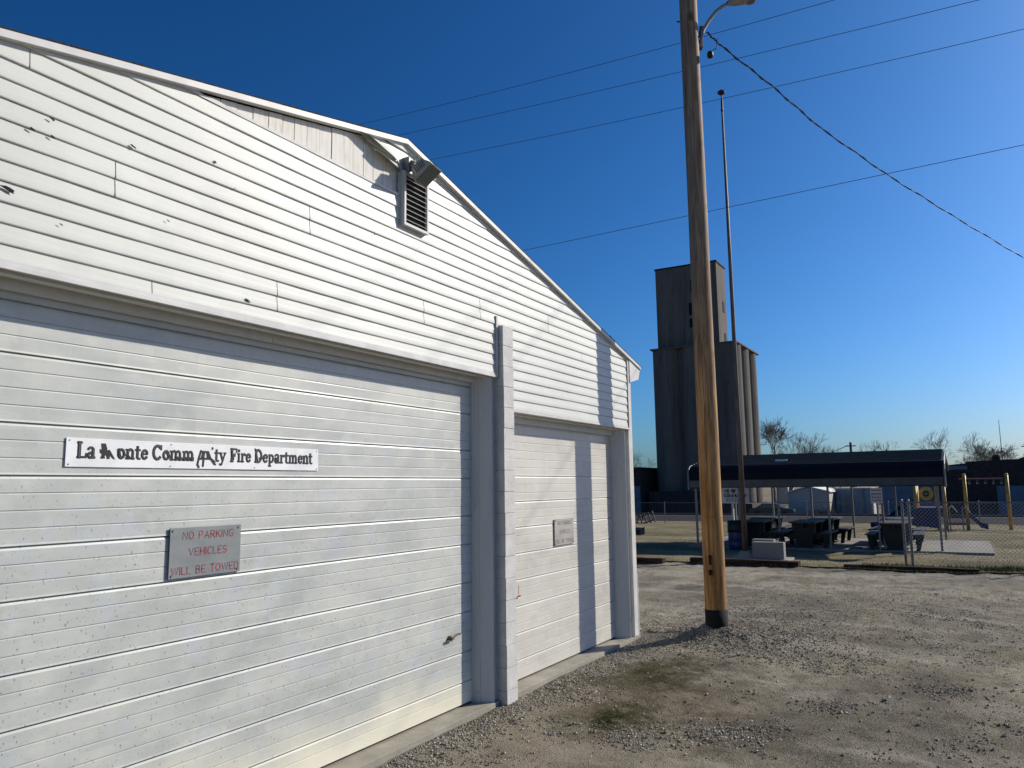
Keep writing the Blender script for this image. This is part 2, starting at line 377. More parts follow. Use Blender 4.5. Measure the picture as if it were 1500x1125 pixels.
# lawn sheet
def sheet(name, x0, x1, y0, y1, dz, m, step=.4, wob=.0, curve=None):
    nx = max(2, int((x1-x0)/step)); ny = max(2, int((y1-y0)/step)); rows = []
    for i in range(nx+1):
        row = []
        for j in range(ny+1):
            x = x0+(x1-x0)*i/nx; y = y0+(y1-y0)*j/ny
            if i == 0 and wob: x += wob*mn.noise(Vector((y*.9, 0, 1)))
            row.append((x, y, float(gz(x))+relief(x, y)+dz))
        rows.append(row)
    b = MB(); b.grid(rows); o = b.build(name, m, smooth=True)
    if o.data.polygons[0].normal.z < 0: o.data.flip_normals()
    return tag(o, kind='structure')
sheet("lawn", 19.35, 59, -40, 60, .035, M_LAWN, .35, .35)
b = MB(); b.box(24.1, 28.9, -.5, 7.7, -.2, .075); tag(b.build("shelter_floor", M_SLAB, bevel=.01), kind='structure')
rows = [[(x, y, float(gz(x))+dz) for y in np.arange(-120, 121, 6)] for x, dz in ((59, -.05), (60.2, .45), (66, .45), (68, -.1))]
b = MB(); b.grid(rows); tag(b.build("railway_embankment", M_BALLAST), kind='structure')
b = MB(); b.box(-1.2, 9.9, 3.87, 4.30, -.25, .0)
o = b.build("concrete_apron", M_CONC, bevel=.006); tag(o, kind='structure')

# ------------------------------------------------------------------ fire station
XA, ZA, SL, SLL = 4.88, 4.83, .238, .222           # apex of the gable, height, slope
def rake(x): return ZA - (SL if x > XA else SLL)*abs(x-XA)
fs = empty("fire_station", (4.88, 3.9, 0), "long low white building with clapboard siding gable and two wide garage doors", "building")
YS = 3.875; E_ = .1022; Z0 = 2.722
LX, RX = .0, 9.74
sid = MB()
prof = [(0, -.0095), (.05, -.0120), (.2, -.0115), (.38, -.0098), (.55, -.0072), (.72, -.0052), (.86, -.0034), (1.0, -.002)]
def ybend(x, z): return .004*mn.noise(Vector((x*1.3, z*3, 0))) + .0015*mn.noise(Vector((x*6, z*14, 4)))
k = 0
while True:
    z0 = Z0 + k*E_
    if z0 > ZA - .02: break
    rows = []
    under = []
    for fz, dy in [(0, 0.)] + prof:
        z = min(z0 + fz*E_, ZA - .004)
        xl, xr = max(LX, XA-(ZA-z)/SLL), min(RX, XA+(ZA-z)/SL)
        if z0 < 3.0: xl = 6.50
        if z0 > 4.34:
            if z <= 4.585: xl = max(xl, 4.80)
            else: xl = max(xl, 4.80 - (z-4.585)*5.2 if z < 4.68 else 4.30)
        n = 60; row = []
        for i in range(n+1):
            x = xl + (xr-xl)*i/n
            curl = -.025*math.exp(-((x-xl)/.12))*(1-fz) if (z0 > 4.5) else 0
            row.append((x, YS + dy + ybend(x, z0) + curl, z + .0025*mn.noise(Vector((x*.9, k, 7)))))
        rows.append(row)
    sid.grid(rows)
    k += 1
sid.build("siding", M_SIDING, fs, recalc=False)
# bottom lips and corner posts of the siding
b = MB(); b.box(LX, 6.345, 3.852, 3.878, 3.010, 3.032); b.box(LX, 6.345, 3.858, 3.875, 3.032, 3.055)
b.box(6.56, 9.74, 3.853, 3.878, 2.700, 2.722)
b.box(9.725, 9.775, 3.852, 3.90, 2.70, 3.66); b.box(6.315, 6.345, 3.850, 3.88, 3.02, 3.62)
b.build("siding_trim", M_TRIM, fs)
# seams
M_SEAM = simple("seam_shadow", (.10, .10, .10), .8)
b = MB()
for x, za, zb in ((2.376, 3.56, 3.75), (3.82, 3.75, 3.94), (2.625, 3.04, 3.13), (3.54, 3.135, 3.34), (5.16, 3.34, 3.54), (6.045, 3.54, 3.74), (7.45, 3.64, 3.85), (8.3, 3.44, 3.54), (1.9, 4.0, 4.1)):
    ka = round((za-Z0)/E_); kb = max(ka+1, round((zb-Z0)/E_))
    for kk in range(ka, kb):
        z0 = Z0+kk*E_; L = []; Rr = []; xj = x + random.uniform(-.004, .004)
        for fz, dy in prof:
            z = z0+fz*E_; y = YS+dy+ybend(x, z0)-.0015
            wv_ = .0016 if fz > .1 else .003
            L.append((xj-wv_, y, z)); Rr.append((xj+wv_, y, z))
        b.grid([L, Rr])
    b.build("siding_seam", M_SEAM, fs, recalc=False); b = MB()
# torn holes left by hail
b = MB()
for x, z, s in ((2.02, 3.83, .018), (1.93, 3.74, .022), (2.03, 3.74, .02), (2.46, 3.86, .02), (3.0, 3.97, .02), (3.16, 3.85, .012), (2.70, 3.50, .012), (1.84, 3.40, .05), (3.29, 3.15, .025), (4.5, 3.93, .013), (2.1, 3.3, .012), (9.25, 3.05, .012), (9.0, 2.95, .01)):
    kk = int((z-Z0)/E_); zc = Z0+kk*E_; y = YS-.0185; pts = []
    for a in range(9):
        t_ = 2*math.pi*a/9; r = s*random.uniform(.45, 1.1)
        pts.append((x+r*math.cos(t_), y, max(zc+.004, z+.4*r*math.sin(t_)-.3*r*math.cos(t_))))
    b = MB(); b.add(pts, [tuple(range(9))]); b.build("torn_hole", M_DARKIN, fs, recalc=False)
# sheathing behind, bare planks
b = MB()
b.prism([(LX, 3.0), (RX, 3.0), (RX, rake(RX)-.01), (XA, ZA-.01), (LX, rake(LX)-.01)], 1, 3.905, 3.96)
b.box(6.5, RX, 3.905, 3.96, 2.71, 3.001)
b.build("sheathing", M_WOODP, fs)
b = MB(); x = 2.45; i = 0
while x < 5.0:
    wd = random.choice((.115, .125, .12, .13)); x1 = x+wd-.004
    dy = random.uniform(-.003, .003)
    b.prism([(x, 4.30), (x1, 4.30), (x1, rake(x1)-.01), (x, rake(x)-.01)], 1, 3.888+dy, 3.904)
    x += wd
b.build("bare_planks", M_PLANK, fs, bevel=.002)
b = MB(); pts0 = []; pts1 = []
for i in range(60):
    x = 2.65 + (4.80-2.65)*i/59; j = random.uniform(-.004, .006)
    pts0.append((x, 3.866, 4.352)); pts1.append((x, 3.864, 4.372+j))
b.grid([pts0, pts1]); pts0 = [(p[0], 3.880, p[2]) for p in pts1]; b.grid([pts1, pts0]); b.build("nailing_strip", M_TRIM, fs, recalc=False)
# loose curled strips beside the vent
b = MB()
for (xa, za, xb, zb, hgt) in ((4.29, 4.695, 4.80, 4.625, .05), (4.47, 4.605, 4.81, 4.555, .035)):
    rows = []
    for f in (0, .25, .5, .75, 1.):
        row = []
        for i in range(25):
            s = i/24; x = xa+(xb-xa)*s; z = za+(zb-za)*s+hgt*f*(1+.6*s)
            z = min(z, rake(x)-.005); out = .055*(1-f)**1.5*(.4+.6*math.sin(s*3.1+.4)) + .012
            row.append((x, 3.872-out, z+.006*math.sin(s*9)*(1-f)))
        rows.append(row)
    b.grid(rows)
b.build("loose_siding", M_SIDING, fs, smooth=True, recalc=False)
# vent
vent = MB(); X0, X1, V0, V1 = 4.835, 5.17, 4.11, 4.575
for a in ((X0, X0+.022, V0, V1), (X1-.022, X1, V0, V1), (X0+.022, X1-.022, V0, V0+.022), (X0+.022, X1-.022, V1-.022, V1)):
    vent.box(a[0], a[1], 3.824, 3.90, a[2], a[3])
vo = vent.build("vent", M_WOODP, fs)
b = MB()
nsl = 9
for i in range(nsl):
    z = V0+.035+(V1-V0-.065)*i/nsl
    Mx = Matrix.Translation((0, 3.838, z+.020)) @ Matrix.Rotation(math.radians(28), 4, 'X')
    b.box(X0+.022, X1-.022, -.013, .013, -.0025, .0025, Mx)
so_ = b.build("louvre", M_WOODP, vo)
b = MB(); b.box(X0+.022, X1-.022, 3.849, 3.858, V0+.022, V1-.022); b.build("vent_back", M_DARKIN, vo)
# rake boards, roof, eave boxes
b = MB()
def slab(xa, xb, off0, off1, y0, y1, mb):
    """strip following the roof slope between xa and xb, between vertical offsets"""
    n = 24; top = []; bot = []
    for i in range(n+1):
        x = xa+(xb-xa)*i/n; z = rake(x)+.004*mn.noise(Vector((x*.6, 2, 0))); top.append((x, z+off1)); bot.append((x, z+off0))
    for i in range(n):
        mb.prism([bot[i], bot[i+1], top[i+1], top[i]], 1, y0, y1)
slab(-.42, XA, -.006, .034, 3.826, 3.872, b); slab(XA, 10.17, -.006, .034, 3.826, 3.872, b)
b.build("rake_board", M_TRIM, fs)
b = MB(); slab(-.46, XA, .0345, .041, 3.824, 20, b); slab(XA, 10.20, .0345, .041, 3.824, 20, b); b.build("roof", M_SHINGLE, fs)
b = MB()
for i in range(46):   # curled shingle ends along the rake
    for sgn in (-1, 1):
        x = XA+sgn*(.05+i*.115)
        if x > 10.1 or x < -.4: continue
        z = rake(x)+.041; hh = random.uniform(.001, .006)
        b.prism([(x, z-.004), (x+.085, z-.004-(SL if sgn > 0 else SLL)*sgn*.085), (x+.085, z+hh-(SL if sgn > 0 else SLL)*sgn*.085), (x, z+hh)], 1, 3.822+random.uniform(0, .006), 4.2)
b.build("shingle_edge", M_SHINGLE, fs)
b = MB()
b.prism([(9.776, 3.345), (10.10, 3.42), (10.165, rake(10.165)-.008), (9.776, rake(9.776)-.008)], 1, 3.842, 20)
b.build('eave_box', M_TRIM, fs); b = MB()
b.prism([(-.016, 3.345), (-.34, 3.42), (-.405, rake(-.405)-.010), (-.016, rake(-.016)-.010)], 1, 3.842, 20)
b.build("eave_box", M_TRIM, fs)
# block walls
b = MB()
b.box(9.745, 9.885, 3.875, 20, 0, 3.345); b.box(9.885, 9.91, 3.872, 20, -.2, .78)
b.box(-.15, .0, 3.86, 20, 0, 3.345); b.box(-.15, 9.885, 19.8, 20, 0, 3.3); b.box(0, .72, 3.90, 4.1, 0, 3.0)
b.build("block_wall", M_BLOCK, fs, bevel=.006)
# pilaster, one course at a time with raked joints
b = MB(); z = -.12; i = 0
PX0, PX1, PY = 6.358, 6.552, 3.802
top = 3.53
while z < top-.01:
    z1 = min(z+.203, top); rows = []
    j = [random.uniform(-.003, .003) for _ in range(4)]
    b.box(PX0+j[0], PX1+j[1], PY+j[2], 4.15, z+.002, z1-.002)
    b.box(PX0+.005, PX1-.005, PY+.006, 4.14, z-.002, z+.002)
    z = z1
b.build("block_pilaster", M_BLOCK, fs, bevel=.004)

# garage doors
def door(name, x0, x1, z1, m, pitch, offs, minor, yd, bump_=.0022):
    zs = []   # profile rows from bottom to top (z, y offset)
    maj = set()
    for n_ in range(-1, 8):
        for of in offs: maj.add(round(.21+n_*pitch+of, 3))
    mins = [round(.21+n_*minor, 3) for n_ in range(-3, 60)]
    rows = [(.02, 0)]
    ev = sorted([(z, 1) for z in maj if .04 < z < z1-.03] + [(z, 0) for z in mins if .04 < z < z1-.03 and all(abs(z-q) > .03 for q in maj)])
    for z, kind in ev:
        if kind: rows += [(z-.019, 0), (z-.008, .0042), (z-.007, .018), (z+.001, .018), (z+.002, -.002), (z+.012, 0)]
        else: rows += [(z-.008, 0), (z-.003, .0012), (z-.002, .0045), (z+.0008, .0045), (z+.0018, 0)]
    rows.append((z1, 0))
    b = MB(); n = 260; G = []
    for z, dy in rows:
        G.append([(x0+(x1-x0)*i/n, yd+dy+bump_*mn.noise(Vector(((x0+(x1-x0)*i/n)*1.6, z*2.1, 0))), z) for i in range(n+1)])
    b.grid(G); b.box(x0, x1, yd+.024, yd+.04, .02, z1)
    return b.build(name, m, fs, recalc=False)
d1 = door("garage_door", .70, 6.175, 3.03, M_DOOR, .6105, (0, .262), .0872, 4.065)
d1['label'] = "wide weathered white garage door"
d2 = door("garage_door", 6.56, 9.545, 2.70, M_DOOR2, .2655, (0,), .0885, 4.065)
d2['label'] = "narrower beige garage door"
b = MB(); b.tube([(5.80, 4.06, .63), (5.80, 4.035, .632), (5.90, 4.030, .655), (5.93, 4.030, .65)], .009, 8)
b.tube([(5.80, 4.07, .63), (5.80, 4.045, .63)], .022, 10); b.box(5.74, 5.83, 4.042, 4.05, .605, .622)
b.build("handle", M_DKSTEEL, d1)
b = MB(); b.tube([(7.02, 4.05, .86), (7.02, 4.045, .95)], .003, 5); b.box(7.0, 7.05, 4.04, 4.05, .835, .85); b.build("handle", M_RED, d2)
# door heads, stops and jambs
b = MB()
b.box(.0, 6.36, 3.885, 4.10, 3.033, 3.05); b.box(.7, 6.19, 4.025, 4.055, 2.955, 3.033); b.box(.7, 6.2, 3.94, 3.985, 3.005, 3.033)
b.box(6.545, 9.745, 3.885, 4.10, 2.703, 2.715); b.box(6.56, 9.55, 4.025, 4.055, 2.615, 2.703); b.box(6.56, 9.55, 3.94, 3.98, 2.68, 2.703)
b.build("door_head", M_WOODP, fs)
def jamb(x, ztop):
    b = MB()
    b.prism([(x, 4.10), (x, 4.045), (x+.018, 4.043), (x+.030, 3.995), (x+.036, 3.995), (x+.036, 4.10)], 2, .0, ztop)
    b.prism([(x+.037, 4.10), (x+.037, 3.99), (x+.098, 3.892), (x+.106, 3.888), (x+.112, 3.892), (x+.112, 4.10)], 2, .0, ztop)
    b.prism([(x+.1125, 4.10), (x+.1125, 3.915), (x+.205, 3.915), (x+.205, 4.10)], 2, .0, ztop)
    return b.build("door_jamb", M_WOODP, fs)
jamb(6.168, 3.032); jamb(9.540, 2.702)

# ------------------------------------------------------------------ lettering
def ribbon(mb, pts, wd, y, plane=None):
    P = [Vector((p[0], p[1])) for p in pts]; n = len(P); L = []; R_ = []
    for i in range(n):
        d = (P[min(i+1, n-1)]-P[max(i-1, 0)]).normalized(); nn = Vector((-d.y, d.x))*wd*.5
        ext = d*wd*.25 if i == n-1 else (-d*wd*.25 if i == 0 else Vector((0, 0)))
        L.append((P[i].x+nn.x+ext.x, y, P[i].y+nn.y+ext.y)); R_.append((P[i].x-nn.x+ext.x, y, P[i].y-nn.y+ext.y))
    mb.grid([L, R_])
def arc(cx, cy, rx, ry, a0, a1, n=10):
    return [(cx+rx*math.cos(math.radians(a0+(a1-a0)*i/n)), cy+ry*math.sin(math.radians(a0+(a1-a0)*i/n))) for i in range(n+1)]
SANS = {
 'N': [[(0, 0), (0, 1), (.6, 0), (.6, 1)]], 'O': [arc(.32, .5, .32, .5, 0, 360, 20)], 'P': [[(0, 0), (0, 1), (.35, 1)] + arc(.35, .75, .22, .25, 90, -90, 8) + [(0, .5)]],
 'A': [[(0, 0), (.32, 1), (.64, 0)], [(.12, .35), (.52, .35)]], 'R': [[(0, 0), (0, 1), (.35, 1)] + arc(.35, .75, .22, .25, 90, -90, 8) + [(0, .5)], [(.3, .5), (.6, 0)]],
 'K': [[(0, 0), (0, 1)], [(.55, 1), (0, .45)], [(.18, .6), (.6, 0)]], 'I': [[(0, 0), (0, 1)]], 'G': [arc(.33, .5, .33, .5, 50, 330, 16) + [(.64, .45), (.4, .45)]],
 'V': [[(0, 1), (.3, 0), (.6, 1)]], 'E': [[(.5, 1), (0, 1), (0, 0), (.5, 0)], [(0, .5), (.42, .5)]], 'H': [[(0, 0), (0, 1)], [(.58, 0), (.58, 1)], [(0, .5), (.58, .5)]],
 'C': [arc(.33, .5, .33, .5, 50, 310, 16)], 'L': [[(0, 1), (0, 0), (.48, 0)]], 'S': [arc(.27, .75, .25, .25, 40, 270, 10) + arc(.27, .25, .27, .25, 90, -140, 10)],
 'W': [[(0, 1), (.23, 0), (.46, 1), (.69, 0), (.92, 1)]], 'B': [[(0, 0), (0, 1), (.3, 1)] + arc(.3, .76, .2, .24, 90, -90, 8) + [(0, .52)], [(.3, .52)] + arc(.32, .26, .24, .26, 90, -90, 8) + [(0, 0)]],
 'T': [[(0, 1), (.56, 1)], [(.28, 1), (.28, 0)]], 'D': [[(0, 0), (0, 1), (.25, 1)] + arc(.25, .5, .35, .5, 90, -90, 10) + [(0, 0)]],
 'M': [[(0, 0), (0, 1), (.35, .2), (.7, 1), (.7, 0)]], 'U': [[(0, 1), (0, .3)] + arc(.29, .3, .29, .3, 180, 360, 8) + [(.58, 1)]], 'Y': [[(0, 1), (.28, .5), (.56, 1)], [(.28, .5), (.28, 0)]],
}
def sans(mb, text, x0, x1, z0, h, wd, y, T=None):
    adv = []; X = 0
    for ch in text:
        if ch == ' ': X += .55; continue
        g_ = SANS[ch]; wch = max(p[0] for s in g_ for p in s); adv.append((X, g_)); X += wch+.26
    X -= .26; sx = (x1-x0)/X
    for ax, g_ in adv:
        for s in g_: ribbon(mb, [(x0+(ax+p[0])*sx, z0+p[1]*h) for p in s], wd, y)
# bold serif glyphs: S = straight stroke (x0,z0,x1,z1,width), R = ring arc (cx,cz,rx,rz,a0,a1,width)
SER = {
 'L': (.62, [(.15, 0, .15, 1, .20), (.02, .03, .30, .03, .06), (.02, .97, .32, .97, .06), (.15, .04, .60, .04, .08), (.56, .02, .60, .28, .08)]),
 'a': (.50, [(.36, 0.0, .36, .50, .17), ('R', .22, .50, .17, .17, 20, 165, .11), ('R', .20, .17, .13, .15, 60, 350, .13), (.34, .03, .50, .03, .07)]),
 'o': (.50, [('R', .25, .33, .18, .28, 0, 360, .15)]),
 'n': (.58, [(.13, .0, .13, .62, .15), (.0, .03, .25, .03, .06), (.0, .62, .15, .62, .06), ('R', .30, .44, .15, .20, 0, 150, .13), (.45, 0, .45, .46, .15), (.33, .03, .57, .03, .06)]),
 't': (.36, [(.15, .12, .15, .85, .15), (.0, .62, .33, .62, .07), ('R', .26, .14, .11, .12, 180, 310, .09)]),
 'e': (.47, [('R', .24, .33, .17, .28, 30, 325, .14), (.12, .36, .42, .36, .06), ('R', .24, .40, .16, .22, -10, 60, .11)]),
 'C': (.68, [('R', .35, .50, .27, .46, 45, 318, .17), (.60, .70, .60, 1.0, .08)]),
 'm': (.88, [(.13, .0, .13, .62, .14), (.0, .03, .25, .03, .06), (.0, .62, .15, .62, .06), ('R', .28, .44, .13, .20, 0, 150, .12), (.42, 0, .42, .46, .14), (.32, .03, .53, .03, .06), ('R', .58, .44, .13, .20, 0, 150, .12), (.72, 0, .72, .46, .14), (.61, .03, .84, .03, .06)]),
 'y': (.52, [(.08, .62, .27, .04, .14), (.44, .62, .20, -.16, .08), ('R', .12, -.18, .08, .08, 180, 360, .09), (.0, .63, .20, .63, .06), (.34, .63, .52, .63, .06)]),
 'F': (.60, [(.15, 0, .15, 1, .19), (.02, .03, .30, .03, .06), (.02, .97, .58, .97, .08), (.56, .72, .56, .98, .07), (.15, .52, .42, .52, .07), (.42, .40, .42, .64, .06)]),
 'i': (.30, [(.14, .0, .14, .62, .15), (.02, .03, .27, .03, .06), (.02, .62, .15, .62, .06), (.14, .80, .14, .92, .16)]),
 'r': (.42, [(.13, .0, .13, .62, .15), (.02, .03, .27, .03, .06), (.02, .62, .15, .62, .06), ('R', .30, .44, .14, .17, 60, 160, .12), (.36, .52, .38, .58, .12)]),
 'D': (.72, [(.15, 0, .15, 1, .19), (.02, .03, .35, .03, .07), (.02, .97, .35, .97, .07), ('R', .32, .50, .30, .47, -90, 90, .17)]),
 'p': (.54, [(.13, -.28, .13, .62, .15), (.02, -.27, .27, -.27, .06), (.02, .62, .15, .62, .06), ('R', .27, .33, .18, .28, -150, 150, .14)]),
}
def serif(mb, text, x0, x1, zb, h, y, grow=0.):
    X = 0; adv = []
    for ch in text:
        wch, st_ = SER[ch]; adv.append((X, st_)); X += wch+.03
    sx = (x1-x0)/X; q = 0
    for ax, st_ in adv:
        for s in st_:
            if s[0] == 'R':
                pts = arc(s[1], s[2], s[3], s[4], s[5], s[6], 18); wd = s[7]
            else: pts = [(s[0], s[1]), (s[2], s[3])]; wd = s[4]
            q += 1
            ribbon(mb, [(x0+(ax+p[0])*sx, zb+p[1]*h) for p in pts], wd*h*.86+grow, y-.00003*q)
    return
# fire department sign
sg = empty("name_sign", (3.23, 4.045, 2.165), "long narrow white sign with damaged grey lettering on the wide garage door", "sign")
b = MB(); b.box(2.308, 4.142, 4.053, 4.058, 2.087, 2.240); b.build("sign_board", M_SIGNW, sg, bevel=.001)
ZB, CH = 2.136, .083
words = (("La", 2.366, 2.470), ("onte", 2.594, 2.785), ("Comm", 2.809, 3.095), ("ty", 3.240, 3.330), ("Fire", 3.360, 3.530), ("Department", 3.556, 4.085))
for wd_, xa, xb in words:
    b = MB(); serif(b, wd_, xa, xb, ZB, CH, 4.0520, .006); wo_ = b.build("word", M_LETTERK, sg, recalc=False)
    b = MB(); serif(b, wd_, xa, xb, ZB, CH, 4.0500, -.0045); b.build("letter_face", M_LETTER, wo_, recalc=False)
b = MB()   # half-peeled M and the crumpled letters of the middle word
def poly(pts, y):
    q = MB(); q.add([(x, y, z) for x, z in pts], [tuple(range(len(pts)))]); q.build("peeled_letter", M_LETTERK, sg, recalc=False)
def rib1(pts, wd, y):
    q = MB(); ribbon(q, pts, wd, y); q.build("peeled_letter", M_LETTERK, sg, recalc=False)
poly([(2.498, 2.216), (2.525, 2.217), (2.535, 2.186), (2.520, 2.160), (2.506, 2.160)], 4.0518)
poly([(2.492, 2.186), (2.512, 2.178), (2.549, 2.183), (2.560, 2.166), (2.583, 2.131), (2.572, 2.134), (2.552, 2.150), (2.515, 2.152), (2.494, 2.166)], 4.0512)
poly([(2.496, 2.134), (2.524, 2.134), (2.520, 2.158), (2.506, 2.160)], 4.0516); poly([(2.535, 2.132), (2.552, 2.134), (2.549, 2.152), (2.53, 2.155)], 4.0514)
for pts in ([(3.140, 2.199), (3.125, 2.150), (3.116, 2.110)], [(3.150, 2.192), (3.192, 2.193), (3.212, 2.148)], [(3.128, 2.148), (3.170, 2.150), (3.215, 2.150), (3.245, 2.130)], [(3.160, 2.150), (3.157, 2.103)],
            [(3.215, 2.146), (3.240, 2.118), (3.250, 2.116)], [(3.163, 2.188), (3.158, 2.155)], [(3.185, 2.186), (3.190, 2.155)], [(3.118, 2.112), (3.128, 2.095)]):
    rib1(pts, .012, 4.0512-random.uniform(0, .0008))
poly([(3.150, 2.190), (3.168, 2.192), (3.166, 2.152), (3.138, 2.150)], 4.0513); poly([(3.176, 2.192), (3.196, 2.190), (3.214, 2.150), (3.186, 2.152)], 4.0511)
poly([(3.217, 2.222), (3.227, 2.224), (3.230, 2.212), (3.224, 2.205), (3.216, 2.210)], 4.0515)
for xa, za, xb, zb in ((3.015, 2.150, 3.085, 2.150), (2.965, 2.152, 3.0, 2.150), (2.905, 2.18, 2.925, 2.15), (3.37, 2.205, 3.385, 2.15), (3.57, 2.19, 3.58, 2.15), (3.60, 2.165, 3.64, 2.17), (3.735, 2.17, 3.76, 2.15), (2.65, 2.16, 2.67, 2.14), (2.60, 2.19, 2.61, 2.15)):
    rib1([(xa, za), (xb, zb)], .013, 4.0490)
b = MB()
for x in (2.325, 2.93, 3.56, 4.125):
    for z in (2.100, 2.227): b.lathe([(.004, 0), (.004, .001)], (0, 0, 0), 8); b.v[-16:] = [(x+p[0], 4.052-p[2], z+p[1]) for p in b.v[-16:]]; b.build("screw", M_STEELDULL, sg); b = MB()
def parking_sign(x0, x1, z0, z1, m, mr, label):
    e = empty("parking_sign", ((x0+x1)/2, 4.045, (z0+z1)/2), label, "sign", "no parking signs")
    b = MB(); b.box(x0, x1, 4.042, 4.047, z0, z1); b.build("sign_board", m, e, bevel=.002)
    b = MB(); b.box(x0+.006, x1-.006, 4.0475, 4.056, z0+.006, z1-.006); b.build("back_frame", M_STEELDULL, e)
    W = x1-x0; Hh = z1-z0; b = MB()
    sans(b, "NO PARKING", x0+.17*W, x0+.88*W, z0+.76*Hh, .145*Hh, .0062, 4.0410); b.build("lettering", mr, e, recalc=False); b = MB()
    sans(b, "VEHICLES", x0+.26*W, x0+.79*W, z0+.43*Hh, .145*Hh, .0062, 4.0410); b.build("lettering", mr, e, recalc=False); b = MB()
    sans(b, "WILL BE TOWED", x0+.035*W, x0+.97*W, z0+.07*Hh, .145*Hh, .0062, 4.0410)
    b.build("lettering", mr, e, recalc=False)
    b = MB()
    for x in (x0+.02, x1-.02):
        for z in (z0+.018, z1-.018):
            b.lathe([(.007, 0), (.007, .003)], (0, 0, 0), 8); b.v[-16:] = [(x+p[0], 4.041-p[2], z+p[1]) for p in b.v[-16:]]; b.build("screw", M_STEELDULL, e); b = MB()
    e.location.y += .008
parking_sign(2.945, 3.460, 1.442, 1.738, M_SIGNAL, M_RED, "grey metal no parking sign with red letters on the wide white garage door")
parking_sign(7.86, 8.35, 1.288, 1.585, M_SIGNB, M_RED2, "faded beige no parking sign on the narrower beige garage door")

sg.location.y += .004
# ------------------------------------------------------------------ flood light on the gable
fl = empty("flood_light", (5.0, 3.86, 4.65), "grey finned floodlight bracketed on the gable above the louvred vent", "light")
b = MB(); b.box(4.86, 4.87, 3.80, 3.87, 4.56, 4.70); b.box(4.872, 4.90, 3.862, 3.872, 4.56, 4.70); b.tube([(4.865, 3.82, 4.64), (4.93, 3.77, 4.62)], .014, 10); b.box(4.885, 4.893, 3.76, 3.82, 4.575, 4.665)
b.build("bracket", M_STEEL, fl)
nrm = Vector((.12, -.60, -.78)).normalized(); uu = Vector((1, .15, 0)); uu = (uu - nrm*uu.dot(nrm)).normalized(); vv = nrm.cross(uu)
cen = Vector((4.945, 3.70, 4.57))
def fpt(a, b_, c_): return tuple(cen + uu*a + vv*b_ + nrm*c_)
b = MB(); f1 = [fpt(a*.10, c_*.10, .05) for a, c_ in ((-1, -1), (1, -1), (1, 1), (-1, 1))]; f2 = [fpt(a*.10, c_*.10, .03) for a, c_ in ((-1, -1), (1, -1), (1, 1), (-1, 1))]
f3 = [fpt(a*.055, c_*.055, -.085) for a, c_ in ((-1, -1), (1, -1), (1, 1), (-1, 1))]
b.add(f1+f2+f3, [(0, 1, 5, 4), (1, 2, 6, 5), (2, 3, 7, 6), (3, 0, 4, 7), (4, 5, 9, 8), (5, 6, 10, 9), (6, 7, 11, 10), (7, 4, 8, 11), (11, 10, 9, 8), (0, 3, 2, 1)])
for i in range(5):
    a = -.04+i*.02
    b.add([fpt(-.095, a-.003, .02), fpt(-.095, a+.003, .02), fpt(-.06, a+.003, -.075), fpt(-.06, a-.003, -.075), fpt(-.112, a-.003, .01), fpt(-.112, a+.003, .01), fpt(-.08, a+.003, -.085), fpt(-.08, a-.003, -.085)], [(0,1,2,3),(4,7,6,5),(0,4,5,1),(1,5,6,2),(2,6,7,3),(3,7,4,0)])
b.build("housing", M_FLOODG, fl)
b = MB(); b.add([fpt(a*.09, c_*.09, .052) for a, c_ in ((-1, -1), (1, -1), (1, 1), (-1, 1))], [(0, 1, 2, 3)]); b.build("glass", M_GLASS, fl)
b = MB(); b.tube([(4.90, 3.86, 4.66), (4.92, 3.82, 4.69), (4.95, 3.80, 4.68), (4.96, 3.76, 4.64)], .005, 6); b.build("cable", M_STEELDULL, fl)

# ------------------------------------------------------------------ utility pole with street lamp
PXY = (10.25, 2.94)
up = empty("utility_pole", (*PXY, .1), "tall tan wooden utility pole with black wrapped foot standing in gravel beside the white building", "utility pole")
b = MB(); n = 40; rings = []
for i in range(n+1):
    z = -.05+10.05*i/n; r = .141-.0018*z
    rings.append([(PXY[0]+r*(1+.012*mn.noise(Vector((math.cos(a)*1.5, math.sin(a)*1.5, z*.5))))*math.cos(a)+.006*mn.noise(Vector((z*.4, 0, 0))), PXY[1]+r*math.sin(a)+.006*mn.noise(Vector((z*.4, 5, 0))), z) for a in [2*math.pi*k/28 for k in range(29)]])
b.grid(rings); b.add([rings[-1][k] for k in range(28)], [tuple(range(28))]); b.build("shaft", M_POLE, up, smooth=True)
b = MB(); b.lathe([(.146, -.1), (.1455, .345)], (*PXY, 0), 28); b.build("foot_wrap", M_TAR, up, smooth=True)
b = MB(); cd = Vector((-PXY[0], -PXY[1], 0)).normalized(); sd2 = Vector((-cd.y, cd.x, 0))
p = Vector((*PXY, 2.05))+cd*.141
b.tube([p+sd2*-.045, p+sd2*-.045+cd*.004], .016, 12); b.build("tag", M_STEEL, up)
b = MB()
for z, w_, h_ in ((.98, .018, .06), (.82, .022, .035), (1.02, .02, .02), (.83, .02, .02)):
    q = Vector((*PXY, z))+cd*.1415+sd2*-.05; b.box(-w_, w_, -.003, .003, -h_, h_, Matrix.Translation(q) @ Matrix.Rotation(math.atan2(cd.y, cd.x)+math.pi/2, 4, 'Z'))
b.build("branded_mark", simple("burnt_mark", (.05, .02, .01), .9), up)
b = MB(); q = [Vector((*PXY, 1.52+.012*math.sin(k)))+.1425*(cd*math.cos(a)+sd2*math.sin(a)) for k, a in enumerate(np.linspace(-.3, 1.5, 10))]
b.tube(q, .0025, 5); b.build("staple_wire", M_WIRE2, up)
b = MB(); q = Vector((*PXY, 8.62))+cd*.05-sd2*-.0
b.tube([Vector((*PXY, 8.60))+sd2*-(.10), Vector((*PXY, 8.62))+sd2*-(.17)], .01, 6)
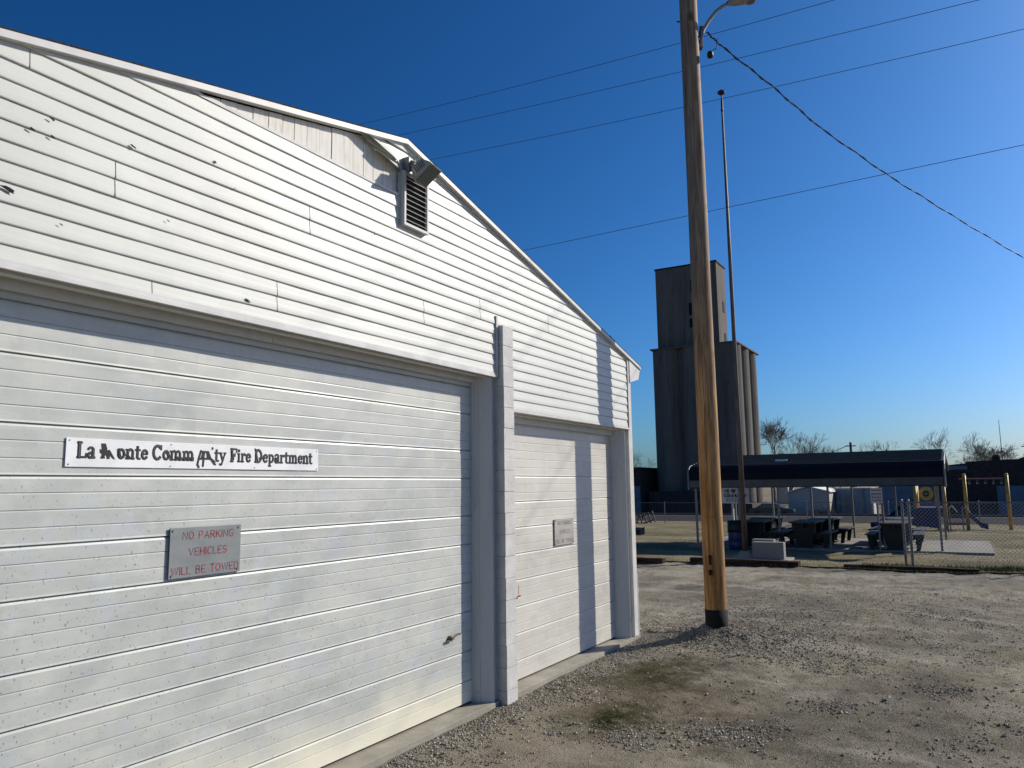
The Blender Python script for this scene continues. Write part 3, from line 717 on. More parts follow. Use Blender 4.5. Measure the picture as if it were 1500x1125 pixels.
b.build("bolt", M_WIRE, up)
# street lamp, clamped to the pole
rt = Vector((.505, -.863, 0))   # points to the open side of the lot
ll = empty("street_lamp", (*PXY, 8.2), "street lamp on a curved grey arm clamped near the top of the wooden pole", "street lamp")
P0 = Vector((*PXY, 0))
arm = [P0+rt*.165+Vector((0, 0, 8.18)), P0+rt*.165+Vector((0, 0, 8.30)), P0+rt*.20+Vector((0, 0, 8.45)), P0+rt*.29+Vector((0, 0, 8.60)), P0+rt*.40+Vector((0, 0, 8.74)), P0+rt*.50+Vector((0, 0, 8.82)), P0+rt*.62+Vector((0, 0, 8.88))]
b = MB(); b.tube(arm, .026, 12); b.build("arm", M_LAMPG, ll, smooth=True)
b = MB(); b.tube([P0+Vector((0, 0, 8.16)), P0+rt*.17+Vector((0, 0, 8.16))], .02, 8); b.tube([P0+rt*.10+Vector((0, 0, 8.28)), P0+rt*.17+Vector((0, 0, 8.28))], .02, 8)
b.add([tuple(P0+rt*.13+Vector((0, 0, 8.33))), tuple(P0+rt*.15+Vector((0, 0, 8.52))), tuple(P0+rt*.24+Vector((0, 0, 8.52))), tuple(P0+rt*.17+Vector((0, 0, 8.36)))], [(0, 1, 2, 3)])
b.build("clamp", M_DKSTEEL, ll)
hd = MB(); ax = (rt*.93+Vector((0, 0, .28))).normalized()
prof_h = [(.0, .03, .03), (.06, .05, .05), (.12, .085, .06), (.25, .105, .075), (.42, .11, .07), (.55, .08, .05), (.6, .02, .02)]
side = ax.cross(Vector((0, 0, 1))).normalized(); upv = side.cross(ax); rows = []
for s, w_, h_ in prof_h:
    rows.append([tuple(arm[-1]-ax*.05+ax*s+side*w_*math.cos(a)+upv*h_*math.sin(a)) for a in [2*math.pi*k/16 for k in range(17)]])
hd.grid(rows); hd.build("lamp_head", M_LAMPG, ll, smooth=True)
b = MB(); c0 = arm[-1]+ax*.16-upv*.06
b.lathe([(.07, .01), (.085, -.005), (.07, -.02), (.03, -.03)], tuple(c0+ax*.12), 16); b.build("lens", M_STEELDULL, ll)
# service drop cable and its hanging insulator
def wire(name, pts, r, m, label, cat, group=None, n=6):
    b = MB(); b.tube(pts, r, n); return tag(b.build(name, m), label, cat, group)
drop = [(10.38, 2.72, 8.42), (10.62, 2.60, 8.31), (12.04, 2.18, 8.23), (14.02, 1.76, 8.24), (16.84, .89, 8.16), (19.84, -.27, 7.95), (22.99, -1.72, 7.55), (30, -5.2, 7.0), (38, -9.5, 6.9)]
dp = []
for i in range(len(drop)-1):
    A, B_ = Vector(drop[i]), Vector(drop[i+1])
    for s in range(10): dp.append(A.lerp(B_, s/10)+Vector((0, 0, .012*math.sin((i*10+s)*1.3))))
dpm = []
svc = empty("service_cable", drop[0], "black twisted service cable sagging from the wooden pole to the right", "cable")
b = MB()
L_ = 0
for ph in (0, math.pi):
    b.tube([p+Vector((0, .010*math.cos(k*1.9+ph), .010*math.sin(k*1.9+ph))) for k, p in enumerate(dp)], .0085, 5)
b.build("strand", M_WIRE, svc)
b = MB(); b.tube([(10.47, 2.585, 8.345), (10.45, 2.60, 8.24), (10.44, 2.61, 8.17), (10.40, 2.66, 8.13), (10.385, 2.68, 8.10)], .006, 6); b.build("lead", M_WIRE, svc)
b = MB(); b.lathe([(.025, -.05), (.042, -.04), (.045, 0), (.040, .035), (.02, .05)], (10.385, 2.69, 8.07), 10); b.build("insulator", M_BLACK, svc, smooth=True)
def ov(X, P30, r, label):
    k = X/30; P = [(y*k, 1.95+(z-1.95)*k) for y, z in P30]
    c2 = np.polyfit([p[0] for p in P], [p[1] for p in P], 2)
    if c2[0] < 0: c2 = np.append([0.0], np.polyfit([p[0] for p in P], [p[1] for p in P], 1))
    yy = np.linspace(-9, 24, 50)
    return wire("overhead_wire", [(X, y, float(np.polyval(c2, y))) for y in yy], r, M_WIRE2, label, "wire", "overhead power lines crossing the sky")
ov(15.5, [(26.4, 21.5), (16.5, 20.9), (8.8, 20.5), (2.97, 20.38)], .006, "uppermost of the power lines crossing the sky behind the pole")
ov(16.3, [(23.4, 20.18), (15.46, 19.65), (8.8, 19.2), (3.55, 18.99), (-1.74, 18.71)], .006, "second highest power line crossing the sky behind the pole")
ov(17.0, [(21.7, 18.39), (15.5, 17.99), (8.8, 17.66), (2.4, 17.36), (-2.9, 17.23)], .006, "third power line down, crossing just below the flagpole top")
ov(16.3, [(16.5, 12.78), (11.3, 12.86), (7.27, 12.98), (1.59, 13.05), (-2.57, 13.15)], .006, "lowest power line, crossing above the grain elevator")

# ------------------------------------------------------------------ park edge
def tie(y0, y1, x, label, z0=-.06, h=.19, rz=0.):
    b = MB(); n = 14; rows = []
    Mx = Matrix.Translation((x, (y0+y1)/2, z0)) @ Matrix.Rotation(rz, 4, 'Z'); hl = (y1-y0)/2
    for i in range(n+1):
        y = -hl+2*hl*i/n; j = [random.uniform(-.006, .006) for _ in range(4)]
        rows.append([tuple(Mx @ Vector(p)) for p in ((-.11+j[0], y, 0), (-.11+j[1], y, h+j[2]), (.11, y, h+j[3]), (.11+j[0], y, 0), (-.11+j[0], y, 0))])
    b.grid(rows); b.add(rows[0][:4], [(0, 1, 2, 3)]); b.add(rows[-1][:4], [(3, 2, 1, 0)])
    return tag(b.build("railroad_tie", M_TIE, bevel=.008), label, "timber", "old railroad ties edging the lot")
tie(6.70, 9.3, 18.95, "dark railroad tie lying next to the corner of the white building")
tie(3.53, 6.18, 19.45, "dark railroad tie edging the lot in front of the flagpole", rz=-.06)
tie(-.10, 2.58, 19.55, "dark railroad tie half sunk in grass, in front of the fence gate post", z0=-.10)
# flagpole
fp = empty("flagpole", (20.6, 5.08, .05), "tall thin rusty flagpole without a flag behind the wooden pole", "flagpole")
fx, fy = 20.6, 5.08
b = MB(); b.tube([(fx, fy, .1), (fx, fy, 4), (fx, fy, 8), (fx, fy, 12.3)], [.072, .062, .048, .028], 14); b.build("shaft", M_DKSTEEL, fp, smooth=True)
b = MB(); b.lathe([(.028, 12.3), (.045, 12.32), (.03, 12.4), (.03, 12.62), (.02, 12.65), (.018, 12.78), (.10, 12.84), (.11, 12.88), (.07, 12.92)], (fx, fy, 0), 14); b.build("truck", M_BLACK, fp)
b = MB(); b.add([(fx-.30, fy-.30, .03), (fx+.30, fy-.30, .03), (fx+.30, fy+.30, .03), (fx-.30, fy+.30, .03), (fx-.085, fy-.085, .24), (fx+.085, fy-.085, .24), (fx+.085, fy+.085, .24), (fx-.085, fy+.085, .24)], [(0,3,2,1),(4,5,6,7),(0,1,5,4),(1,2,6,5),(2,3,7,6),(3,0,4,7)])
b.build("base", M_CONC, fp)
b = MB(); b.tube([(fx-.08, fy-.02, 1.2), (fx-.07, fy-.02, 6), (fx-.05, fy-.02, 12.4)], .005, 5); b.tube([(fx-.09, fy-.02, 1.2), (fx-.11, fy-.02, 1.28)], .012, 6); b.build("halyard", M_WIRE2, fp)
# monument stone
ms = empty("monument_stone", (20.35, 4.38, .0), "low grey granite block on a concrete footing at the foot of the flagpole", "monument")
b = MB(); b.box(20.05, 20.95, 3.93, 4.92, -.05, .085); b.build("footing", M_CONC, ms, bevel=.01)
b = MB(); b.box(20.16, 20.42, 4.03, 4.80, .086, .50); b.build("block", M_GRANITE, ms, bevel=.012)
b = MB(); b.box(20.60, 20.85, 4.35, 4.90, .086, .54); o = b.build("back_block", M_GRANITE, ms, bevel=.012)
# blue barrel
br = empty("trash_barrel", (23.5, 6.0, .07), "blue plastic barrel lined with a black bag at the shelter edge", "barrel")
b = MB(); b.lathe([(.22, .0), (.25, .03), (.265, .20), (.255, .24), (.27, .28), (.265, .52), (.25, .60)], (23.5, 6.0, .02), 24); b.build("barrel", M_BLUE, br, smooth=True)
b = MB(); b.lathe([(.262, .50), (.28, .60), (.275, .85), (.24, .86), (.23, .60)], (23.5, 6.0, .02), 24); b.build("bag", M_BLACK, br, smooth=True)

# ------------------------------------------------------------------ picnic shelter
sh = empty("picnic_shelter", (26.6, 3.9, .07), "open-sided picnic shelter with a dark blue ribbed metal roof on thin steel posts", "shelter")
YL, YR = 7.62, .52
prof_s = [(24.22, 1.84), (24.22, 2.30), (24.28, 2.42), (24.42, 2.52), (26.75, 2.90), (29.0, 2.52), (29.14, 2.42), (29.18, 2.30)]
b = MB(); L1 = [(x, YL, z) for x, z in prof_s[:5]+prof_s[5:]]; R1 = [(x, YR, z) for x, z in prof_s]
b.grid([L1, R1]); o = b.build("roof", M_NAVY, sh, recalc=False); so2 = o.modifiers.new("solid", 'SOLIDIFY'); so2.thickness = .03; so2.offset = 0
b = MB()
for i in range(9):
    f = (i+.5)/9; x = 24.45+f*2.25; z = 2.525+(2.90-2.52)*(x-24.42)/2.33
    b.box(x-.03, x+.03, YR+.02, YL-.02, z+.012, z+.05)
b.box(24.192, 24.206, YR+.01, YL-.01, 1.86, 2.08)
b.build("roof_ribs", M_NAVYL, sh)
b = MB(); b.box(25.02, 25.1, 4.75, 5.1, 2.63, 2.70); b.build("roof_patch", M_WHITEW, sh)
def post(x, y, h):
    b = MB(); b.box(x-.03, x+.03, y-.03, y+.03, .075, h); return b.build("post", M_STEELDULL, sh)
for y in (7.45, 6.1, 4.93, 3.52, 2.10, .70): post(24.30, y, 2.30)
for y in (7.45, 6.1, 4.77, 3.44, 2.10, .70): post(29.10, y, 2.30)
for y in (YL+.03, YR-.03):
    b = MB(); b.tube([(x, y, z) for x, z in ((24.22, 1.80),)+tuple(prof_s)], .03, 6); b.build("end_frame", M_STEELDULL, sh)
b = MB()
for x in (24.30, 29.10): b.box(x-.03, x+.03, YR+.05, YL-.05, 2.24, 2.30)
b.build("rail_beam", M_DKSTEEL, sh)

def make_table():
    r = empty("picnic_table", (0, 0, 0), "x", "picnic table", "picnic tables under the shelter")
    b = MB()
    for i in range(5): b.box(-.92, .92, -.375+i*.151, -.375+i*.151+.146, .715, .755)
    b.build("table_top", M_TABTOP, r)
    for s in (-1, 1):
        b = MB()
        for i in range(2): b.box(-.92, .92, s*.60+(-.145 if i == 0 else .003), s*.60+(-.003 if i == 0 else .145), .415, .45)
        b.build("bench", M_TABTOP, r)
    for x in (-.65, .65):
        b = MB(); b.prism([(-.34, .714), (.34, .714), (.20, .05), (.28, .0), (-.28, .0), (-.20, .05)], 0, x-.05, x+.05)
        b.prism([(-.74, .414), (.74, .414), (.66, .33), (.30, .22), (-.30, .22), (-.66, .33)], 0, x+.052, x+.11)
        for s in (-1, 1): b.prism([(s*.56, .40), (s*.70, .40), (s*.62, .0), (s*.52, .0)], 0, x-.11, x-.052)
        b.build("leg", M_TABLE, r)
    b = MB(); b.box(-.90, .90, -.03, .03, .60, .714); b.box(-.6, .6, -.16, .16, .22, .60); b.build("brace", M_TABLE, r)
    return r
tb = make_table()
tb.location = (24.95, 4.25, .075); tb['label'] = "dark picnic table right behind and right of the granite block"
tl = [((23.4+1.5, 1.86), "dark picnic table with a sunlit top behind the fence gate post"), ((27.3, 1.95), "dark picnic table farther back behind the sunlit one on the right"),
      ((27.2, 4.05), "dark picnic table farther back in the middle of the shelter"), ((25.0, 5.75), "dark picnic table behind the flagpole and blue barrel"), ((27.5, 5.95), "dark picnic table at the back left of the shelter")]
for (xy, lab) in tl: copy_tree(tb, (xy[0], xy[1], .075), random.uniform(-.05, .05), lab)
# park signs
s1 = empty("park_sign", (27.5, 7.1, 0), "white park sign with a red heart on two posts left of the flagpole", "sign")
b = MB(); b.box(27.49, 27.51, 6.55, 7.50, 1.29, 1.88); b.build("sign_board", M_SIGNW, s1)
for y in (7.15, 6.85):
    b = MB(); b.box(27.52, 27.58, y-.035, y+.035, 0, 1.3); b.build("post", M_WHITEW, s1)
b = MB()
class YZ(MB): pass
def flat(text, ya, yb, z, h, wd, mm, x, par):
    q = MB(); sans(q, text, ya, yb, z, h, wd, 0.)
    q.v = [(x, (7.50-(v[0])), v[2]) for v in q.v]; return q.build("lettering", mm, par, recalc=False)
flat("WE", .10, .27, 1.66, .11, .035, M_LETTERK, 27.485, s1); flat("COMMUNITY", .10, .86, 1.51, .10, .03, M_LETTERK, 27.485, s1)
b = MB(); hp = [(math.sin(t_)**3*.085, (.8125*math.cos(t_)-.3125*math.cos(2*t_)-.125*math.cos(3*t_)-.0625*math.cos(4*t_))*.10) for t_ in np.linspace(0, 2*math.pi, 24, endpoint=False)]
b.add([(27.485, 7.50-.42-y, 1.72+z) for y, z in hp], [tuple(range(24))]); b.build("heart", M_RED, s1, recalc=False)
b = MB()
for z in (1.43, 1.36): 
    for k in range(7): b.add([(27.485, 7.36-k*.1, z), (27.485, 7.36-k*.1-.075, z), (27.485, 7.36-k*.1-.075, z+.03), (27.485, 7.36-k*.1, z+.03)], [(0, 1, 2, 3)])
b.build("small_print", M_LETTER, s1, recalc=False)
s2 = empty("rules_sign", (24.10, 2.18, 0), "small white sign with faint red lines on a post before the shelter", "sign")
b = MB(); b.box(24.05, 24.06, 2.06, 2.36, 1.37, 1.80); b.build("sign_board", simple("sign_pinkwhite", (.55, .50, .50), .6), s2)
b = MB(); b.box(24.065, 24.11, 2.18, 2.225, 0, 1.5); b.build("post", M_STEELDULL, s2)
b = MB()
for z in (1.71, 1.61, 1.51, 1.43):
    for k in range(6): b.box(24.043, 24.047, 2.085+k*.043, 2.115+k*.043, z, z+.045)
b.build("lettering", M_RED2, s2)

# ------------------------------------------------------------------ fences
def fence(name, x, y0, y1, h, spacing, pr, step, wr, label, extra=(), zoff=0.):
    f = empty(name, (x, (y0+y1)/2, 0), label, "fence")
    zb = float(gz(x)) + zoff
    ys_ = list(np.arange(y1, y0-.01, -spacing)) + list(extra)
    for y in ys_:
        b = MB(); b.tube([(x, y, zb-.1), (x, y, zb+h)], pr, 8); b.lathe([(pr*1.2, 0), (pr*1.1, .03), (.01, .05)], (x, y, zb+h), 8); b.build("post", M_STEEL, f)
    b = MB(); b.tube([(x, y0, zb+h-.03), (x, y1, zb+h-.03)], pr*.62, 6); b.build("rail", M_STEEL, f)
    b = MB(); hh = h-.1; y = y0-hh
    while y < y1:
        for s in (1, -1):
            a0, a1 = (y, y+hh) if s == 1 else (y+hh, y)
            # clip to y0..y1
            za, zc = zb+.05, zb+.05+hh
            pa, pc = [a0, za], [a1, zc]
            def clip(p, q, lim, lo):
                if (p[0] < lim) == lo and p[0] != lim:
                    if q[0] == p[0]: return
                    t_ = (lim-p[0])/(q[0]-p[0]); p[1] = p[1]+(q[1]-p[1])*t_; p[0] = lim
            if max(a0, a1) <= y0 or min(a0, a1) >= y1: continue
            clip(pa, pc, y0, True); clip(pc, pa, y0, True); clip(pa, pc, y1, False); clip(pc, pa, y1, False)
            b.tube([(x-.004*s, pa[0], pa[1]), (x-.004*s, pc[0], pc[1])], wr, 3, cap=False)
        y += step
    b.build("chain_mesh", M_MESH if x < 30 else M_STEEL, f)
    return f
fence("chain_fence", 20.6, -9, 1.36, 1.50, 3.2, .032, .085, .0026, "galvanised chain link fence with gate post in the grass before the playground", extra=(1.22,))
fence("railway_fence", 50, -30, 40, 1.45, 4.5, .030, .22, .0028, "low chain link fence running along the railway beyond the park")

# ------------------------------------------------------------------ playground
pg = empty("play_structure", (40.5, 1, float(gz(40.5))), "blue and tan playground climber with slides and a yellow wheel panel", "playground")
G = float(gz(40.3))
def pbox(name, *a, m=M_YELLOW): b = MB(); b.box(*a); return b.build(name, m, pg, bevel=.01)
for (x, y, h) in ((39.3, 2.02, 2.0), (39.8, 1.19, 2.0), (40.0, .90, 2.1), (41.2, 2.05, 2.0), (41.6, .95, 2.0), (40.4, .07, 2.45), (41.4, -1.58, 2.45)):
    b = MB(); b.tube([(x, y, G-.05), (x, y, G+h)], .075, 12); b.lathe([(.08, 0), (.07, .05), (.02, .07)], (x, y, G+h), 12); b.build("post", M_YELLOW, pg, smooth=True)
b = MB(); c_ = (39.5, 1.60, 1.42); ring = [(c_[1]+.30*math.cos(a), c_[2]+.30*math.sin(a)) for a in np.linspace(0, 2*math.pi, 32, endpoint=False)]; b.prism(ring, 0, 39.47, 39.53); b.build("wheel_panel", M_YPANEL, pg)
b = MB(); gear = [(c_[1]+(.15 if i % 2 else .11)*math.cos(a), c_[2]+(.15 if i % 2 else .11)*math.sin(a)) for i, a in enumerate(np.linspace(0, 2*math.pi, 24, endpoint=False))]; b.prism(gear, 0, 39.44, 39.465); b.build("gear", M_BLACK, pg)
b = MB(); b.tube([(39.44, c_[1], c_[2]), (39.40, c_[1], c_[2])], .075, 16); b.build("bubble", M_STEEL, pg)
b = MB(); b.prism([(2.25, G+.25), (1.1, G+.12), (1.1, G+1.0), (1.9, G+1.05), (2.25, G+.85)], 0, 39.20, 39.27); b.build("blue_panel", M_BLUE, pg, bevel=.02)
b = MB(); b.box(39.4, 41.6, .95, 2.05, G+.95, G+1.03); b.build("deck", M_BROWNR, pg)
b = MB()
for k in range(6): b.box(39.98+.3*k, 40.02+.3*k, .15, .9, G+.25+.0*k, G+.30)
b.box(40.0, 40.1, .15, .9, G+.55, G+.60); b.box(40.0, 40.1, .15, .9, G+.2, G+.85) if False else None
b.build("bridge", M_BROWNR, pg)
def slide(pts, w_, name="slide"):
    b = MB(); A = []; B_ = []; Cc = []; D = []
    d = Vector(pts[-1])-Vector(pts[0]); d.z = 0; d.normalize(); s = Vector((-d.y, d.x, 0))*w_
    rows = [[tuple(Vector(p)-s+Vector((0, 0, .22))), tuple(Vector(p)-s), tuple(Vector(p)+s), tuple(Vector(p)+s+Vector((0, 0, .22)))] for p in pts]
    b.grid(rows); o = b.build(name, M_BLUE, pg, recalc=False); md = o.modifiers.new("s", 'SOLIDIFY'); md.thickness = .04; return o
slide([(39.6, 2.1, G+1.3), (39.4, 2.5, G+1.0), (39.1, 3.0, G+.5), (38.9, 3.5, G+.18), (38.8, 3.8, G+.15)], .28)
slide([(40.6, .2, G+.75), (40.6, -.1, G+.5), (40.6, -.45, G+.12), (40.6, -.7, G+.06)], .25)
b = MB(); b.tube([(40.4, .07, G+2.28), (41.4, -1.58, G+2.28)], .03, 8); b.tube([(40.9, .30, G+2.28), (41.9, -1.35, G+2.28)], .03, 8); b.build("ladder_beam", M_BROWNR, pg)
for k in range(5):
    f = .12+.19*k; p = Vector((40.4, .07, 0)).lerp(Vector((41.4, -1.58, 0)), f); z = G+2.25
    b = MB(); q = [(p.x, p.y, z), (p.x, p.y, z-.10)] + [(p.x, p.y+.05*math.sin(a), z-.15+.05*math.cos(a)) for a in np.linspace(0, 2*math.pi, 9)]
    b.tube(q, .014, 5); b.build("grab_ring", M_STEEL, pg)
b = MB()
for y in (.75, .25): b.tube([(39.9, y, G), (39.9, y, G+1.0), (40.1, y-.1, G+1.1), (40.3, y-.3, G+.8)], .025, 6)
b.build("handrail", M_STEEL, pg)
# grill by the building corner
gr = empty("park_grill", (22.7, 8.95, 0), "small black park grill seen just past the corner of the white building", "grill")
b = MB(); b.tube([(22.75, 8.95, 0), (22.75, 8.95, .45)], .03, 8); b.build("post", M_BLACK, gr)
b = MB(); b.box(22.55, 22.95, 8.70, 9.2, .45, .50); b.box(22.93, 22.95, 8.70, 9.2, .50, .66); b.box(22.55, 22.93, 9.18, 9.2, .50, .66); b.box(22.55, 22.93, 8.70, 8.72, .50, .62); b.build("firebox", M_BLACK, gr)
b = MB(); b.tube([(22.6, 8.69, .64), (22.6, 8.60, .68), (22.7, 8.60, .68)], .012, 6)
for k in range(6): b.tube([(22.57+k*.06, 8.72, .62), (22.57+k*.06, 9.18, .62)], .006, 5)
b.build("grate", M_STEEL, gr)
# ------------------------------------------------------------------ grain elevator
SB = -1.7
el = empty("grain_elevator", (96.5, 28, SB), "tall dark concrete grain elevator of clustered silos topped by a square headhouse", "grain elevator")
R0 = 1.93
k_ = 0
for i in range(3):
    for j in range(3):
        if i == 1 and j == 1: continue
        cx_, cy_ = 92.95+i*3.82, 24.15+j*3.55
        b = MB(); b.lathe([(R0 if j != 1 else 1.9, 0), (R0, 20.4)], (cx_, cy_, SB), 32); b.build("silo", M_SILO, el, smooth=False)
b = MB(); b.box(92.0, 101.6, 23.2, 32.2, SB, 18.6); b.build("core", M_SILO, el)
b = MB(); b.prism([(22.15, 18.70), (32.95, 18.70), (32.95, 18.88), (22.15, 18.88)], 0, 90.95, 102.5); b.build("silo_roof", M_SILO, el)
b = MB(); b.box(92.2, 96.2, 24.5, 32.3, 18.95, 29.2); hh_ = b.build("headhouse", M_SILO, el)
b = MB(); b.box(92.1, 96.3, 24.4, 32.4, 29.2, 29.38); b.build("headhouse_roof", M_DARKIN, hh_)
for (ya, yb, za, zb) in ((27.8, 26.5, 25.8, 27.3), (28.1, 26.2, 22.9, 24.4), (28.1, 26.6, 21.3, 22.4), (27.3, 26.0, 19.1, 20.5)):
    b = MB(); b.box(92.14, 92.24, yb, ya, za, zb); b.build("window", M_DARKIN, hh_)
for (xa, xb, za, zb) in ((94.4, 95.2, 23.3, 24.6), (94.6, 95.4, 19.2, 20.6)):
    b = MB(); b.box(xa, xb, 24.44, 24.54, za, zb); b.build("window", M_DARKIN, hh_)
b = MB(); b.box(90.0, 91.2, 23.4, 33.4, SB, 1.2); b.box(92, 100, 21.6, 23.0, SB, -.3); b.build("loading_bay", M_BRICK, el)
an = empty("elevator_annex", (90, 36, SB), "low dark shed against the left foot of the grain elevator with a pale blue door", "shed")
b = MB(); b.box(89, 97, 34.0, 46, SB, 4.0); b.build("wall", M_BRICK, an)
b = MB(); b.box(88.8, 97.2, 33.9, 46.2, 4.0, 4.15); b.build("roof", M_DARKIN, an)
b = MB(); b.box(88.9, 88.99, 32.9+1.2, 37.5, SB+.1, 1.9); b.build("door", M_BLUEGREY, an)
# ------------------------------------------------------------------ sheds and buildings beyond
gsh = empty("gable_shed", (90, 15, -1.65), "grey gabled shed beyond the railway seen under the shelter roof", "shed")
b = MB(); b.prism([(12.9, -1.65), (17.1, -1.65), (17.1, .95), (15.0, 1.50), (12.9, 1.0)], 0, 89.5, 97); b.build("wall", M_GREYW, gsh)
b = MB(); b.prism([(12.7, .98), (15.0, 1.56), (15.0, 1.68), (12.7, 1.10)], 0, 89.2, 97.3); b.prism([(17.3, .93), (15.0, 1.56), (15.0, 1.68), (17.3, 1.05)], 0, 89.2, 97.3); b.build("roof", M_WHITEW, gsh)
csh = empty("corrugated_shed", (94, 11, -1.7), "weathered corrugated metal shed right of the grey gabled shed", "shed")
b = MB(); n = 60; L = []; R2 = []
for i in range(n+1):
    y = 9.2+3.6*i/n; x = 94+(.05 if i % 2 else 0); L.append((x, y, -1.7)); R2.append((x, y, 1.25))
b.grid([L, R2]); b.build("wall", M_CORR, csh, recalc=False)
b = MB(); b.prism([(9.1, 1.25), (12.9, 1.25), (12.9, 1.4), (9.1, 1.4)], 0, 93.8, 99); b.box(94.1, 99, 9.2, 12.8, -1.7, 1.2); b.build("roof", M_CORR, csh)
bb = empty("brick_building", (87, 0, -1.5), "long dark brick commercial building with patches of pale blue paint behind the playground", "building")
b = MB(); b.prism([(-40, -1.6), (7.4, -1.6), (7.4, 2.5), (1.6, 3.0), (1.6, 3.5), (-.1, 3.65), (-.1, 3.8), (-4.8, 3.95), (-4.8, 4.15), (-40, 4.4)], 0, 85, 99); b.build("wall", M_BRICK, bb)
b = MB(); b.box(84.9, 84.97, 2.6, 7.2, -1.4, 2.0); b.box(84.9, 84.97, -12, -2.4, -1.4, 1.5); b.box(84.9, 84.96, -.2, 1.5, 3.05, 3.42); b.build("painted_panel", M_BLUEGREY, bb)
b = MB(); b.lathe([(.35, 3.7), (.35, 4.25), (.28, 4.45), (.1, 4.5)], (88, -2.7, 0), 12); b.build("roof_vent", M_BRICK, bb)
b = MB(); b.lathe([(.35, 3.7), (.38, 4.4), (.28, 4.6), (.1, 4.65)], (88, -5.3, 0), 12); b.build("roof_vent", M_BRICK, bb)
b = MB(); b.tube([(88, -5.2, 4.2), (88, -5.2, 5.4)], .03, 5); b.tube([(88, -5.6, 5.1), (88, -4.8, 5.2)], .05, 5); b.tube([(87.8, -5.4, 5.35), (88.2, -5.0, 5.35)], .04, 5); b.build("antenna", M_WIRE2, bb)
bh = empty("distant_house", (150, 28, -1.8), "small distant gabled house top showing above the shelter roof", "house")
b = MB(); b.prism([(28.6, -1.8), (30.6, -1.8), (30.6, 6.8), (29.6, 7.4), (28.6, 6.8)], 0, 150, 156); b.build("wall", M_GREYW, bh)
b = MB(); b.prism([(28.3, 6.65), (29.6, 7.43), (29.6, 7.6), (28.3, 6.8)], 0, 149.6, 156.4); b.prism([(30.9, 6.65), (29.6, 7.43), (29.6, 7.6), (30.9, 6.8)], 0, 149.6, 156.4); b.build("roof", M_SHINGLE, bh)
b = MB(); b.box(150.2, 155.8, 28.5, 28.58, 5.8, 6.7); b.build("siding", M_WHITEW, bh)
# parked car
pc = empty("parked_car", (85, 17.8, -1.5), "dark parked car glinting beyond the railway near the silos", "car")
def carb(prof2, y0, y1): b = MB(); b.prism([(p[0], p[1]) for p in prof2], 1, y0, y1); return b
cz = -1.5
b = MB(); b.prism([(y, z) for y, z in ((15.6, cz+.3), (15.6, cz+.8), (16.6, cz+.95), (17.3, cz+1.4), (18.7, cz+1.42), (19.4, cz+.98), (20.1, cz+.9), (20.15, cz+.3))], 0, 84, 85.7); b.build("body", M_CAR, pc, bevel=.08)
b = MB(); b.prism([(16.75, cz+.97), (17.35, cz+1.34), (18.6, cz+1.36), (19.25, cz+.99)], 0, 83.97, 84.0); b.build("window", M_GLASS, pc)
for y in (16.5, 19.3):
    b = MB(); b.tube([(83.96, y, cz+.32), (84.2, y, cz+.32)], .32, 18); b.build("wheel", M_BLACK, pc)
for y in (15.6, 20.1):
    b = MB(); b.box(84.1, 84.5, y-.05, y+.03, cz+.6, cz+.78); b.build("headlight", M_STEEL, pc)
# rails
for x in (62.3, 63.75):
    b = MB(); z = float(gz(61))+.45
    b.prism([(x-.07, z-.1), (x+.07, z-.1), (x+.02, z-.06), (x+.035, z+.10), (x-.035, z+.10), (x-.02, z-.06)], 1, -80, 80)
    tag(b.build("rail", M_RAIL), "near rail of the railway track on dark ballast" if x < 63 else "far rail of the railway track on dark ballast", "rail", "railway rails")
# leaning scrap panels
for i, (x, y, a, lab) in enumerate(((49.0, 19.3, .35, "dark slatted panel leaning near the railway fence, left one"), (48.6, 18.1, -.3, "dark slatted panel leaning near the railway fence, right one"))):
    b = MB(); Mx = Matrix.Translation((x, y, float(gz(x)))) @ Matrix.Rotation(a, 4, 'X')
    for k in range(4): b.box(-.02, .02, -.5+k*.3, -.42+k*.3, 0, .75, Mx)
    b.box(-.05, .0, -.5, .5, .12, .2, Mx); b.box(-.05, .0, -.5, .5, .6, .68, Mx); tag(b.build("scrap_panel", M_DKSTEEL), lab, "panel", "panels by the railway fence")
# far utility pole and mast
fu = empty("utility_pole", (130, 15, -1.8), "dark distant utility pole rising above the shelter roof", "utility pole")
b = MB(); b.tube([(130, 15.05, -1.8), (130, 15.05, 8.2)], [.22, .17], 8); b.build("shaft", M_BARKD, fu)
b = MB(); b.box(129.9, 130.1, 14.3, 15.8, 7.55, 7.7); b.build("crossarm", M_BARKD, fu)
wire("overhead_wire", [(130, 15.5, 7.7), (134, 19, 6.6), (138, 23, 5.8), (142, 27, 5.2)], .05, M_WIRE2, "distant wire falling left from the far utility pole", "wire")
ma = MB(); ma.tube([(165.5, -6, -1.8), (165.5, -6, 13)], [.12, .04], 5); tag(ma.build("radio_mast", M_WIRE2), "hair-thin radio mast above the dark brick building", "mast")

